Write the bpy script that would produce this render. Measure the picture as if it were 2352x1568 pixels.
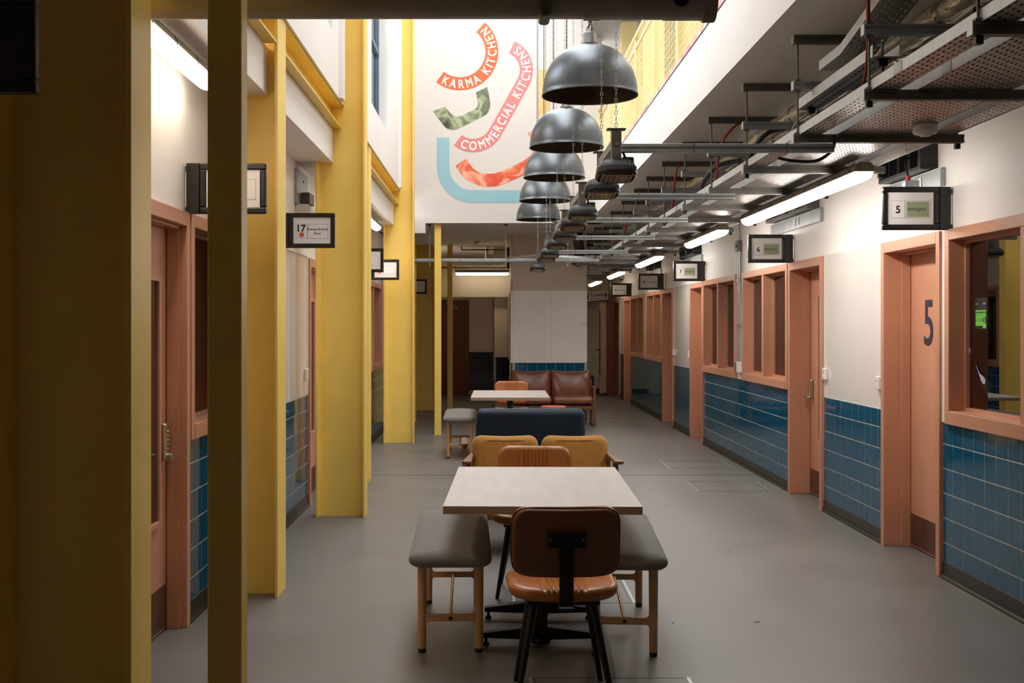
import bpy, bmesh, math, random
from mathutils import Vector, Matrix
random.seed(7)
for _o in list(bpy.data.objects):
    bpy.data.objects.remove(_o)
sc = bpy.context.scene
COL = sc.collection
PI = math.pi

# ------------------------------------------------------------------ camera
cam_d = bpy.data.cameras.new('camera'); cam = bpy.data.objects.new('camera', cam_d); COL.objects.link(cam)
cam.location = (0, 0, 1.55); cam.rotation_euler = (PI / 2, 0, 0)
cam_d.sensor_width = 36; cam_d.lens = 36 * 2700 / 2352
cam_d.shift_x = 48 / 2352; cam_d.shift_y = -36 / 2352
cam_d.clip_start = .05; cam_d.clip_end = 200
sc.camera = cam
# ------------------------------------------------------------------ daylight: an even bright sky above the glazed roof
wd = bpy.data.worlds.new('sky'); sc.world = wd; wd.use_nodes = True
bgn = wd.node_tree.nodes['Background']; bgn.inputs[0].default_value = (.93, .97, 1.0, 1); bgn.inputs[1].default_value = 3.4
sc.view_settings.view_transform = 'Standard'; sc.view_settings.look = 'None'
sc.view_settings.gamma = 1; sc.view_settings.use_curve_mapping = False
sc.view_settings.exposure = 1.38
sc.cycles.use_denoising = True
sc.cycles.max_bounces = 10; sc.cycles.diffuse_bounces = 6; sc.cycles.transparent_max_bounces = 24
sc.cycles.caustics_reflective = False; sc.cycles.caustics_refractive = False
sc.cycles.sample_clamp_indirect = 6

def portal(name, loc, rot, sx, sy):
    d = bpy.data.lights.new(name, 'AREA'); d.shape = 'RECTANGLE'; d.size = sx; d.size_y = sy
    d.cycles.is_portal = True
    o = bpy.data.objects.new(name, d); COL.objects.link(o); o.location = loc; o.rotation_euler = rot
    return o
ROOF_Z = 6.8
portal('roof_portal', (.1, 11.0, ROOF_Z + .1), (0, 0, 0), 2.0, 11.0)
portal('gallery_roof_portal', (3.2, 10.0, 5.85), (0, 0, 0), .8, 7.0)
CLER = [(7.0, 8.9), (10.2, 11.5), (11.8, 13.85)]  # last window is the known one; nearer ones added for more daylight
for _a, _b in CLER: portal('clerestory_portal', (-1.52, (_a + _b) / 2, 4.95), (0, -PI / 2, 0), 2.3, _b - _a)

# ------------------------------------------------------------------ materials
def lin(h):
    h = h.lstrip('#'); r = []
    for i in (0, 2, 4):
        c = int(h[i:i + 2], 16) / 255
        r.append(c / 12.92 if c <= .04045 else ((c + .055) / 1.055) ** 2.4)
    return r
def nd(nt, t, **kw):
    n = nt.nodes.new(t)
    for k, v in kw.items(): setattr(n, k, v)
    return n
def mathn(nt, op, a, b=None, c=None):
    n = nd(nt, 'ShaderNodeMath', operation=op)
    for i, x in enumerate((a, b, c)):
        if x is None: continue
        if isinstance(x, (int, float)): n.inputs[i].default_value = x
        else: nt.links.new(x, n.inputs[i])
    return n.outputs[0]
def M(name, col, rough=.5, metal=0.0, var=.06, scale=6, bump=0.0, bscale=60, coat=0.0, spec=.5, stretch=(1, 1, 1), detail=4, rvar=0.0, sheen=0.0, objvar=0.0, bdist=.01):
    m = bpy.data.materials.new(name); m.use_nodes = True; nt = m.node_tree; L = nt.links
    b = nt.nodes['Principled BSDF']
    tc = nd(nt, 'ShaderNodeTexCoord'); mp = nd(nt, 'ShaderNodeMapping'); mp.inputs['Scale'].default_value = stretch
    L.new(tc.outputs['Object'], mp.inputs['Vector'])
    nz = nd(nt, 'ShaderNodeTexNoise'); nz.inputs['Scale'].default_value = scale; nz.inputs['Detail'].default_value = detail
    L.new(mp.outputs[0], nz.inputs['Vector'])
    c = lin(col) if isinstance(col, str) else col
    rp = nd(nt, 'ShaderNodeValToRGB'); e = rp.color_ramp.elements
    e[0].position = .3; e[1].position = .7
    e[0].color = tuple(x * (1 - var) for x in c) + (1,); e[1].color = tuple(min(1, x * (1 + var)) for x in c) + (1,)
    L.new(nz.outputs[0], rp.inputs[0])
    out = rp.outputs[0]
    if objvar:
        oi = nd(nt, 'ShaderNodeObjectInfo'); hs = nd(nt, 'ShaderNodeHueSaturation')
        v = mathn(nt, 'MULTIPLY_ADD', oi.outputs['Random'], 2 * objvar, 1 - objvar)
        L.new(v, hs.inputs['Value']); L.new(out, hs.inputs['Color']); out = hs.outputs[0]
    L.new(out, b.inputs['Base Color'])
    b.inputs['Roughness'].default_value = rough; b.inputs['Metallic'].default_value = metal
    b.inputs['Specular IOR Level'].default_value = spec
    if coat: b.inputs['Coat Weight'].default_value = coat; b.inputs['Coat Roughness'].default_value = .08
    if sheen: b.inputs['Sheen Weight'].default_value = sheen; b.inputs['Sheen Roughness'].default_value = .4
    if rvar:
        rv = mathn(nt, 'MULTIPLY_ADD', nz.outputs[0], 2 * rvar, rough - rvar); L.new(rv, b.inputs['Roughness'])
    if bump:
        n2 = nd(nt, 'ShaderNodeTexNoise'); n2.inputs['Scale'].default_value = bscale; n2.inputs['Detail'].default_value = 3
        L.new(mp.outputs[0], n2.inputs['Vector'])
        bp = nd(nt, 'ShaderNodeBump'); bp.inputs['Strength'].default_value = bump; bp.inputs['Distance'].default_value = bdist
        L.new(n2.outputs[0], bp.inputs['Height']); L.new(bp.outputs[0], b.inputs['Normal'])
    return m
def emit(name, col, s):
    m = bpy.data.materials.new(name); m.use_nodes = True; nt = m.node_tree
    b = nt.nodes['Principled BSDF']; c = lin(col) + [1]
    b.inputs['Base Color'].default_value = c; b.inputs['Emission Color'].default_value = c; b.inputs['Emission Strength'].default_value = s
    return m
def glassmat(name, ior=1.7, tint=(.9, .92, .9)):
    m = bpy.data.materials.new(name); m.use_nodes = True; nt = m.node_tree; L = nt.links
    nt.nodes.remove(nt.nodes['Principled BSDF'])
    f = nd(nt, 'ShaderNodeFresnel'); f.inputs[0].default_value = ior
    g = nd(nt, 'ShaderNodeBsdfGlossy'); g.inputs['Roughness'].default_value = .01
    t = nd(nt, 'ShaderNodeBsdfTransparent'); t.inputs[0].default_value = tint + (1,)
    mx = nd(nt, 'ShaderNodeMixShader')
    L.new(f.outputs[0], mx.inputs[0]); L.new(t.outputs[0], mx.inputs[1]); L.new(g.outputs[0], mx.inputs[2])
    L.new(mx.outputs[0], nt.nodes['Material Output'].inputs[0])
    return m
def perforated(name, col):
    m = M(name, col, .38, .55, .12, 5); nt = m.node_tree; L = nt.links
    b = nt.nodes['Principled BSDF']; tc = nd(nt, 'ShaderNodeTexCoord'); sx = nd(nt, 'ShaderNodeSeparateXYZ')
    L.new(tc.outputs['Object'], sx.inputs[0])
    u = mathn(nt, 'DIVIDE', sx.outputs[0], .026); row = mathn(nt, 'FLOOR', u)
    fu = mathn(nt, 'ABSOLUTE', mathn(nt, 'SUBTRACT', mathn(nt, 'FRACT', u), .5))
    odd = mathn(nt, 'ABSOLUTE', mathn(nt, 'MODULO', row, 2.0))
    v = mathn(nt, 'MULTIPLY_ADD', odd, .5, mathn(nt, 'DIVIDE', sx.outputs[1], .05))
    fv = mathn(nt, 'ABSOLUTE', mathn(nt, 'SUBTRACT', mathn(nt, 'FRACT', v), .5))
    h = mathn(nt, 'MULTIPLY', mathn(nt, 'LESS_THAN', fu, .17), mathn(nt, 'LESS_THAN', fv, .25))
    t = nd(nt, 'ShaderNodeBsdfTransparent'); mx = nd(nt, 'ShaderNodeMixShader')
    L.new(h, mx.inputs[0]); L.new(b.outputs[0], mx.inputs[1]); L.new(t.outputs[0], mx.inputs[2])
    L.new(mx.outputs[0], nt.nodes['Material Output'].inputs[0])
    return m
def blotchy(name, stops, scale, rough=.35, dist=1.5, detail=6):
    m = bpy.data.materials.new(name); m.use_nodes = True; nt = m.node_tree; L = nt.links
    b = nt.nodes['Principled BSDF']; tc = nd(nt, 'ShaderNodeTexCoord'); nz = nd(nt, 'ShaderNodeTexNoise')
    nz.inputs['Scale'].default_value = scale; nz.inputs['Detail'].default_value = detail; nz.inputs['Distortion'].default_value = dist
    L.new(tc.outputs['Object'], nz.inputs['Vector']); rp = nd(nt, 'ShaderNodeValToRGB')
    cr = rp.color_ramp
    while len(cr.elements) < len(stops): cr.elements.new(.5)
    for e, (p, c) in zip(cr.elements, stops): e.position = p; e.color = tuple(lin(c)) + (1,)
    L.new(nz.outputs[0], rp.inputs[0]); L.new(rp.outputs[0], b.inputs['Base Color']); b.inputs['Roughness'].default_value = rough
    return m

MURALW = M('mural_white', '#D2CBC6', .6, var=.02, scale=1.0)
WHITE = M('white_paint', '#E9E3DF', .6, var=.025, scale=1.3, bump=.03, bscale=25)
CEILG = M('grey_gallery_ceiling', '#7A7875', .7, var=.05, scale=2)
CEIL = M('ceiling_paint', '#F3F0EC', .7, var=.03, scale=1.1)
BEIGE = M('aged_white_paint', '#D5CBBB', .6, var=.04, scale=1.2)
CLAD = M('gloss_cladding', '#E4DEDB', .12, var=.02, scale=1.0, bump=.05, bscale=5, bdist=.02)
BOARD = M('board_white', '#F0EDEA', .38, var=.03, scale=2)
FLOOR = M('vinyl_floor', '#686462', .42, var=.08, scale=1.6, bump=.08, bscale=260, rvar=.07, spec=.45, detail=6)
YEL = M('yellow_steel_paint', '#F3D068', .42, var=.05, scale=3.5, bump=.05, bscale=40)
YELP = M('pale_yellow_paint', '#DAC791', .45, var=.04, scale=4)
SALMON = M('salmon_paint', '#C58D72', .42, var=.05, scale=4, bump=.04, bscale=90)
DOORB = M('brown_door_paint', '#70351F', .5, var=.06, scale=3)
TILE = M('teal_tile', '#0B5474', .04, var=.08, scale=9, bump=.05, bscale=9, objvar=.05, bdist=.006)
DTILE = M('dark_tile', '#101A20', .12, var=.1, scale=9, bump=.1, bscale=9, objvar=.1, bdist=.006)
GROUT = M('grout', '#C9C4BC', .8, var=.05, scale=20)
SKIRT = M('black_vinyl_skirting', '#1B1918', .35, var=.12, scale=5)
BLACK = M('black_metal', '#15130F', .42, .3, var=.1, scale=12)
BLACKP = M('black_plastic', '#1C1B1A', .45, var=.12, scale=20)
FRAMEB = M('black_frame_lacquer', '#171311', .3, var=.1, scale=10)
STEEL = M('galvanised_steel', '#A9ADB0', .42, .85, var=.14, scale=16, rvar=.08)
STEELD = M('dull_galvanised_steel', '#6E6B66', .5, .8, var=.2, scale=14, rvar=.1)
WHITEST = M('bright_galvanised_edge', '#CDD0D2', .45, .35, var=.08, scale=14)
PERF = perforated('perforated_tray', '#B4B0AA')
FOIL = M('foil_lagging', '#E4DAC6', .3, .75, var=.15, scale=20, bump=.9, bscale=28, bdist=.02, stretch=(1, .35, 1))
DOME = M('brushed_steel_dome', '#5E6164', .36, .9, var=.16, scale=7, rvar=.1, stretch=(1, 1, .5))
DOMEIN = M('dome_inside', '#4A3A28', .55, .5, var=.2, scale=8)
CHROME = M('chrome', '#C8C4BE', .18, .95, var=.05, scale=10)
BRASS = M('brass', '#B59A55', .25, .9, var=.08, scale=20)
LEATH = M('tan_leather', '#A2602A', .38, var=.22, scale=5, bump=.18, bscale=120, rvar=.08, bdist=.004)
LEATH_SHADE = M('tan_leather_shaded', '#5E3617', .42, var=.2, scale=5, bump=.12, bscale=110, bdist=.004)  # darker tan: shade on the chair rear put into the colour
LEATHS = M('brown_sofa_leather', '#7A4833', .33, var=.3, scale=6, bump=.35, bscale=14, rvar=.1, bdist=.015)
VELV = M('navy_velvet', '#061D30', .7, var=.25, scale=4, bump=.05, bscale=80, sheen=.05)
MUST = M('mustard_wool', '#9C6E2C', .9, var=.12, scale=40, bump=.3, bscale=260, sheen=.2, bdist=.004)
GREYF = M('grey_felt', '#797470', .95, var=.18, scale=120, bump=.3, bscale=300, sheen=.2, bdist=.004)
PALEW = M('pale_beech', '#C69A6C', .45, var=.08, scale=10, stretch=(6, 6, .6))
WALN = M('walnut_wood', '#6B4529', .4, var=.2, scale=12, stretch=(1, 6, 6))
TOP = M('pale_oak_laminate', '#BAB2AC', .42, var=.07, scale=4, stretch=(5, .7, 5), bump=.03, bscale=30, detail=8)
TOPE = M('laminate_edge', '#8E7963', .5, var=.15, scale=12, stretch=(.6, 6, 6))
PIPE = M('dark_grey_pipe', '#A69C90', .33, var=.12, scale=8)
GLASS = glassmat('window_glass', 3.0)
GLASSU = glassmat('clerestory_pane', 1.4, (.97, .98, .98))
GLASSC = M('clerestory_glass', '#8FA9BC', .08, var=.1, scale=.8)
BLUEF = M('blue_grey_aluminium', '#4A5D6D', .4, .3, var=.06, scale=6)
PAPER = M('paper_white', '#E6E2E2', .6, var=.03, scale=4)
SAGE = M('sage_print', '#94A07F', .6, var=.04, scale=8)
REDC = M('red_print', '#D0502C', .6, var=.06, scale=12)
INK = M('ink_dark', '#1D1B1D', .6, var=.08, scale=12)
INKN = M('navy_vinyl', '#2D2B3E', .5, var=.08, scale=12)
WARMW = M('warm_bounce_wall', '#93522A', .8, var=.1, scale=2)  # brown picked to bounce warm light onto the near columns
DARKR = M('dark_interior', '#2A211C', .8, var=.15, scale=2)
PLAST = M('white_plastic', '#E4E1DC', .35, var=.03, scale=10)
GREYP = M('beige_grey_plastic', '#8C8273', .5, var=.06, scale=12)
TUBE = emit('fluorescent_diffuser', '#FFF8EE', 14.0)
TUBED = emit('weak_fluorescent_diffuser', '#FFEFD6', 5.5)
TUBEW = emit('dim_fluorescent_diffuser', '#FFEBCB', 2.6)  # weakest strength, keeps the glow on the bulkhead low
REDW = M('red_cable', '#9A2420', .45, var=.1, scale=20)
BLKW = M('black_cable', '#141313', .5, var=.1, scale=20)
GRYW = M('grey_cable', '#A9AAA8', .5, var=.06, scale=20)
ORANGE = M('decal_orange', '#CC5E2E', .55, var=.04, scale=4)
PINK = M('decal_pink', '#D87D7B', .55, var=.04, scale=4)
SKYB = M('decal_blue', '#8FB9C4', .55, var=.03, scale=4)
OLIVE = blotchy('decal_olive_print', [(.3, '#2F3422'), (.45, '#6B7456'), (.55, '#A9AE8C'), (.7, '#5E6B50')], 2.6)
TOMATO = blotchy('decal_tomato_print', [(.3, '#C63A22'), (.5, '#DD5B38'), (.58, '#F0B091'), (.7, '#E06A45')], 2.2)
SAND = blotchy('decal_sand_print', [(.3, '#DBA24C'), (.5, '#E8C07E'), (.62, '#D9B27A'), (.75, '#8FBFA5')], 2.0)
STRIP = blotchy('printed_strip', [(.35, '#D9D2CE'), (.5, '#D9857E'), (.58, '#DAD4D0'), (.75, '#8FB3BA')], 1.6)
DECALW = M('decal_white', '#F1ECE8', .55, var=.02, scale=4)
MARBLE = blotchy('marble_trim', [(.3, '#8E8A86'), (.55, '#B9B5B0'), (.75, '#6F6C69')], 14)
BRICKW = M('painted_brick', '#C9C3B3', .6, var=.05, scale=12, bump=.25, bscale=30, objvar=.04)
CORAL = M('coral_paint', '#C9664A', .45, var=.05, scale=8)
GREENB = M('green_bin', '#1B2A20', .5, var=.1, scale=8)
GREENS = M('green_sticker', '#6FC94A', .5, var=.04, scale=8)
ROLLP = M('blue_roll_paper', '#A9B4CF', .85, var=.06, scale=30, bump=.4, bscale=40)
ELEM = M('heater_element', '#B5552C', .4, .3, var=.1, scale=20)
KICK = M('scuffed_kick_plate', '#6B4A3A', .35, .6, var=.2, scale=10, rvar=.1)

# ------------------------------------------------------------------ mesh helpers
class MB:
    def __init__(s): s.v = []; s.f = []; s.sm = []
    def add(s, vs, fs, smooth=False):
        b = len(s.v); s.v += [tuple(p) for p in vs]
        for f in fs: s.f.append(tuple(i + b for i in f)); s.sm.append(smooth)
        return s
    def box(s, x0, x1, y0, y1, z0, z1):
        x0, x1 = sorted((x0, x1)); y0, y1 = sorted((y0, y1)); z0, z1 = sorted((z0, z1))
        return s.add([(x0, y0, z0), (x1, y0, z0), (x1, y1, z0), (x0, y1, z0), (x0, y0, z1), (x1, y0, z1), (x1, y1, z1), (x0, y1, z1)],
                     [(0, 3, 2, 1), (4, 5, 6, 7), (0, 1, 5, 4), (1, 2, 6, 5), (2, 3, 7, 6), (3, 0, 4, 7)])
    def bar(s, p, q, w, h, up=(0, 0, 1)):
        p = Vector(p); q = Vector(q); d = (q - p).normalized(); up = Vector(up)
        if abs(d.dot(up)) > .99: up = Vector((0, 1, 0))
        a = d.cross(up).normalized() * (w / 2); b = a.cross(d).normalized() * (h / 2)
        vs = [c + sa * a + sb * b for c in (p, q) for sa, sb in ((-1, -1), (1, -1), (1, 1), (-1, 1))]
        return s.add(vs, [(0, 1, 2, 3), (7, 6, 5, 4), (0, 4, 5, 1), (1, 5, 6, 2), (2, 6, 7, 3), (3, 7, 4, 0)])
    def tube(s, pts, r, n=10, cap=True, smooth=True):
        pts = [Vector(p) for p in pts]; k = len(pts); rs = r if isinstance(r, (list, tuple)) else [r] * k
        base = len(s.v); prev = None; rings = []
        for i, p in enumerate(pts):
            d = (pts[min(i + 1, k - 1)] - pts[max(i - 1, 0)]).normalized()
            if prev is None:
                u = Vector((0, 0, 1)) if abs(d.z) < .9 else Vector((1, 0, 0))
            else: u = prev
            a = (u - d * u.dot(d)).normalized(); b = d.cross(a); prev = a
            rings.append([p + rs[i] * (math.cos(2 * PI * j / n) * a + math.sin(2 * PI * j / n) * b) for j in range(n)])
        vs = [v for rg in rings for v in rg]; fs = []
        for i in range(k - 1):
            for j in range(n):
                j2 = (j + 1) % n; fs.append((i * n + j, i * n + j2, (i + 1) * n + j2, (i + 1) * n + j))
        s.add(vs, fs, smooth)
        if cap:
            s.add(rings[0], [tuple(reversed(range(n)))]); s.add(rings[-1], [tuple(range(n))])
        return s
    def lathe(s, prof, n=32, c=(0, 0, 0), smooth=True, closed=False):
        vs = []; fs = []
        for (r, z) in prof:
            for j in range(n):
                a = 2 * PI * j / n; vs.append((c[0] + r * math.cos(a), c[1] + r * math.sin(a), c[2] + z))
        m = len(prof)
        for i in range(m - 1 + (1 if closed else 0)):
            i2 = (i + 1) % m
            for j in range(n):
                j2 = (j + 1) % n; fs.append((i * n + j, i * n + j2, i2 * n + j2, i2 * n + j))
        return s.add(vs, fs, smooth)
    def prism(s, poly, a, b, mp):
        # poly: 2-D outline; extruded from a to b; mp(u, v, t) -> 3-D point
        n = len(poly); vs = [mp(u, v, a) for u, v in poly] + [mp(u, v, b) for u, v in poly]
        fs = [tuple(reversed(range(n))), tuple(range(n, 2 * n))] + [(i, (i + 1) % n, n + (i + 1) % n, n + i) for i in range(n)]
        return s.add(vs, fs)
    def xf(s, mat):
        s.v = [tuple(mat @ Vector(p)) for p in s.v]; return s
    def mesh(s, name, mat, bevel=0, seg=2, weld=False):
        me = bpy.data.meshes.new(name); me.from_pydata(s.v, [], s.f)
        me.polygons.foreach_set('use_smooth', s.sm)
        bm = bmesh.new(); bm.from_mesh(me)
        if weld: bmesh.ops.remove_doubles(bm, verts=bm.verts, dist=1e-5)
        if bevel:
            es = [e for e in bm.edges if len(e.link_faces) == 2 and e.calc_face_angle(0) > .5]
            bmesh.ops.bevel(bm, geom=es, offset=bevel, segments=seg, affect='EDGES', profile=.5, clamp_overlap=True)
        bmesh.ops.recalc_face_normals(bm, faces=bm.faces)
        bm.to_mesh(me); bm.free()
        me.materials.append(mat); me.update()
        return me
    def build(s, name, mat, parent=None, bevel=0, seg=2, weld=False):
        o = bpy.data.objects.new(name, s.mesh(name, mat, bevel, seg, weld)); COL.objects.link(o)
        if parent is not None: o.parent = parent
        return o
def bx(name, mat, parent, *b, bevel=0, seg=2):
    return MB().box(*b).build(name, mat, parent, bevel, seg)
def inst(name, me, parent, loc=(0, 0, 0), rot=(0, 0, 0), scale=None):
    o = bpy.data.objects.new(name, me); COL.objects.link(o); o.parent = parent; o.location = loc; o.rotation_euler = rot
    if scale: o.scale = scale
    return o
def tag(o, label=None, cat=None, group=None, kind=None):
    if label: o['label'] = label
    if cat: o['category'] = cat
    if group: o['group'] = group
    if kind: o['kind'] = kind
    return o
def thing(name, label, cat, loc=(0, 0, 0), rz=0, group=None):
    o = bpy.data.objects.new(name, None); COL.objects.link(o); o.empty_display_size = .1
    o.location = loc; o.rotation_euler = (0, 0, rz)
    return tag(o, label, cat, group)
def struct(name, label=None, loc=(0, 0, 0)):
    o = bpy.data.objects.new(name, None); COL.objects.link(o); o.location = loc
    return tag(o, label, kind='structure')
def dup(root, loc, rz=0, label=None, group=None):
    def cp(o, par):
        c = o.copy(); COL.objects.link(c); c.parent = par
        for ch in list(o.children): cp(ch, c)
        return c
    r = cp(root, None); r.location = loc; r.rotation_euler = (0, 0, rz)
    return tag(r, label, None, group)
def pad(w, h, t, r, rr, nu=24, nv=18, front=None, back=None, post=None):
    # padded panel: x across, y up, z normal; front/back add relief, post bends the points
    def axis(n):
        e = [1, .985, .955, .915, .86]
        return [-x for x in e] + [-.8 + 1.6 * i / (n - 1) for i in range(n)] + e[::-1]
    us = axis(nu); vs_ = axis(nv); m = MB(); nx = len(us)
    for side in (1, -1):
        vs = []
        for v in vs_:
            for u in us:
                x = u * w / 2; y = v * h / 2; d = min(w / 2 - abs(x), h / 2 - abs(y))
                cx = w / 2 - r; cy = h / 2 - r
                if abs(x) > cx and abs(y) > cy:
                    qx = abs(x) - cx; qy = abs(y) - cy; L = math.hypot(qx, qy)
                    if L > 1e-9:
                        k = max(qx, qy) / L; x = math.copysign(cx + qx * k, x); y = math.copysign(cy + qy * k, y)
                p = math.sqrt(max(0, 1 - (1 - min(max(d, 0) / rr, 1)) ** 2))
                fn = front if side > 0 else back
                z = side * (t / 2) * p + (side * fn(x, y) * p if fn else 0)
                q = (x, y, z); vs.append(post(*q) if post else q)
        fs = [(j * nx + i, j * nx + i + 1, (j + 1) * nx + i + 1, (j + 1) * nx + i) for j in range(len(vs_) - 1) for i in range(nx - 1)]
        m.add(vs, fs, True)
    return m
_chars = {}
def glyph(ch, size=1.0, weight=0.0):
    k = (ch, weight)
    if k not in _chars:
        cu = bpy.data.curves.new('glyphs', 'FONT'); cu.body = ch; cu.size = 1; cu.resolution_u = 5
        o = bpy.data.objects.new('glyphs', cu); COL.objects.link(o)
        dg = bpy.context.evaluated_depsgraph_get(); me = bpy.data.meshes.new_from_object(o.evaluated_get(dg))
        vs = [tuple(v.co) for v in me.vertices]; fs = [tuple(p.vertices) for p in me.polygons]
        if weight:                       # bolder: the same outline laid down again a little to each side
            v0, f0 = vs, fs; vs, fs = [], []
            for q, (ax, ay) in enumerate(((0, 0), (1, 0), (-1, 0), (0, 1), (0, -1), (.7, .7), (-.7, .7), (.7, -.7), (-.7, -.7))):
                n0 = len(vs); vs += [(a + ax * weight, b + ay * weight, q * .0004) for a, b, _ in v0]; fs += [tuple(i + n0 for i in f) for f in f0]
        _chars[k] = (vs, fs); bpy.data.objects.remove(o); bpy.data.curves.remove(cu); bpy.data.meshes.remove(me)
    return _chars[k]
def text(name, body, size, parent, mat, loc, rot, weight=.0, xs=1.0):
    vs, fs = glyph(body, 1, weight)
    if not vs: return None
    x0 = min(v[0] for v in vs); x1 = max(v[0] for v in vs); y0 = min(v[1] for v in vs); y1 = max(v[1] for v in vs)
    cx = (x0 + x1) / 2; cy = (y0 + y1) / 2
    m = MB().add([((v[0] - cx) * size * xs, (v[1] - cy) * size, v[2] * size) for v in vs], fs)
    o = m.build(name, mat, parent); o.location = loc; o.rotation_euler = rot
    return o
def arcpts(pts, n=8):
    # smooth Catmull-Rom path
    P = [Vector(p) for p in pts]; out = []
    for i in range(len(P) - 1):
        a = P[max(i - 1, 0)]; b = P[i]; c = P[i + 1]; d = P[min(i + 2, len(P) - 1)]
        for k in range(n):
            t = k / n
            out.append(.5 * ((2 * b) + (c - a) * t + (2 * a - 5 * b + 4 * c - d) * t * t + (3 * b - a - 3 * c + d) * t ** 3))
    return out + [P[-1]]
# ================================================================== THE SETTING
XR, XL = 2.785, -1.58            # finished faces of the two kitchen walls
SOF, SOFL, SOFB = 3.0, 2.88, 3.03   # soffits: right, left, far end
FAS, FTOP = 1.37, 3.474          # edge and top of the right-hand gallery
YM = 16.6                        # face of the mural wall
TILE_TOP, FR_TOP = .955, 2.135

# ---- floor
fl = bx('floor', FLOOR, None, -3.5, 4.7, -2.6, 28.5, -.1, 0); tag(fl, 'dark grey speckled vinyl floor', kind='structure')
bx('floor_joint', SKIRT, fl, -1.5, XR - .01, 12.195, 12.207, -.005, .0015)
def hatch(x0, x1, y0, y1):
    m = MB(); w = .016
    for a in ((x0, x0 + w, y0, y1), (x1 - w, x1, y0, y1)): m.box(*a, -.004, .0022)
    o = m.build('hatch_frame', STEEL, fl)
    g = MB(); t = .005
    for a in ((x0 + w, x1 - w, y0, y0 + t), (x0 + w, x1 - w, y1 - t, y1), (x0 + w + .006, x0 + w + .011, y0, y1), (x1 - w - .011, x1 - w - .006, y0, y1)): g.box(*a, -.004, .0012)
    g.build('hatch_gap', SKIRT, fl)
    return o
for h in ((1.94, 2.64, 12.8, 13.5), (1.94, 2.63, 11.0, 11.7), (.165, .875, 4.45, 5.18), (.12, .81, 6.57, 7.24), (1.55, 2.2, 18.9, 19.6)): hatch(*h)

# ---- ceilings
c = MB()
c.box(FAS, 4.7, -2.6, 28.5, SOF, FTOP)
ce = c.build('ceiling', CEIL); tag(ce, 'grey painted soffit under the right gallery', kind='structure')
tag(bx('ceiling_near', CEIL, None, -3.5, FAS, -2.6, 3.62, SOF, 3.4), 'soffit above the near end of the hall', kind='structure')
tag(bx('ceiling_back', CEIL, None, -3.5, FAS, YM + .02, 28.5, SOFB, 3.4), 'soffit under the mural wall', kind='structure')
tag(bx('ceiling_left', WHITE, None, -3.5, -1.29, 3.62, YM, SOFL, 3.155), 'white boxed soffit above the left doors', kind='structure')
# gallery fascia: white lining on the slab edge, printed strip along its top
fa = bx('trim_1', WHITE, None, FAS - .012, FAS, 3.62, YM, SOF, FTOP); tag(fa, 'white fascia of the gallery slab', kind='structure')
bx('printed_strip', STRIP, fa, FAS - .016, FAS - .012, 3.7, YM, FTOP - .035, FTOP)
bx('shadow_gap', INK, fa, FAS - .0135, FAS - .012, 3.7, YM, FTOP - .042, FTOP - .036)

# ---- walls that close the place off
tag(bx('wall_near', WARMW, None, -3.5, 4.7, -2.75, -2.6, 0, 3.4), kind='structure')  # unseen wall, coloured for its warm bounce
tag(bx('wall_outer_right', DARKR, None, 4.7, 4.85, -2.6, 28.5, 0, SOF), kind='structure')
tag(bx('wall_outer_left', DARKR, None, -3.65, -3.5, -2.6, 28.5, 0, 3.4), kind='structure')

R_OPEN = [('w', 5.05, 7.17), ('d', 7.25, 8.34), ('d', 9.84, 10.95), ('w', 10.99, 12.97), ('w', 13.33, 15.38), ('d', 15.4, 16.38),
          ('d', 17.95, 19.04), ('w', 19.13, 20.95), ('w', 21.36, 23.37), ('d', 23.4, 24.5), ('d', 25.4, 26.5)]
L_OPEN = [('d', 4.98, 6.09), ('w', 6.12, 8.1), ('d', 10.13, 11.22), ('w', 11.3, 12.75), ('d', 13.4, 14.5), ('w', 14.55, 16.77), ('w', 16.98, 18.9), ('d', 19.2, 20.3)]
def kitchen_wall(name, s, xf, opens, y0, y1, ztop, mat, label):
    m = MB(); xa = xf + s * .010; xb = xf + s * .235; y = y0
    for k, a, b in opens:
        if a > y: m.box(xa, xb, y, a, 0, ztop)
        m.box(xa, xb, a, b, FR_TOP, ztop)
        if k == 'w': m.box(xa, xb, a, b, 0, .96)
        y = b
    m.box(xa, xb, y, y1, 0, ztop)
    o = m.build(name, mat); return tag(o, label, kind='structure')
wr = kitchen_wall('wall_right', 1, XR, R_OPEN, -2.6, 28.5, SOF, WHITE, 'white wall with teal tiled dado and a row of kitchen doors')
wl = kitchen_wall('wall_left', -1, XL, L_OPEN, -2.6, 28.5, SOFL, WHITE, 'white wall behind the yellow columns')

# ---- tiles: square tiles, each its own piece
_tm = {}
def tile_mesh(w, h, mat):
    k = (round(w, 3), round(h, 3), mat.name)
    if k not in _tm:
        b = .002; t = .007; g = .0014
        u0, u1, v0, v1 = g, w - g, g, h - g
        vs = [(u0, 0, v0), (u1, 0, v0), (u1, 0, v1), (u0, 0, v1), (u0 + b, -t, v0 + b), (u1 - b, -t, v0 + b), (u1 - b, -t, v1 - b), (u0 + b, -t, v1 - b)]
        fs = [(4, 5, 6, 7), (0, 1, 5, 4), (1, 2, 6, 5), (2, 3, 7, 6), (3, 0, 4, 7)]
        _tm[k] = MB().add(vs, fs).mesh('tile', mat)
    return _tm[k]
ROWS = [.1, .219, .3705, .522, .6735, .825, TILE_TOP]
def tile_cells(width, rows, first=None):
    P = .1515; us = [0.0]
    if first: us.append(first)
    while us[-1] + P < width - .02: us.append(us[-1] + P)
    us.append(width)
    return [(us[i], us[i + 1] - us[i], rows[j], rows[j + 1] - rows[j]) for i in range(len(us) - 1) for j in range(len(rows) - 1)]
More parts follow.
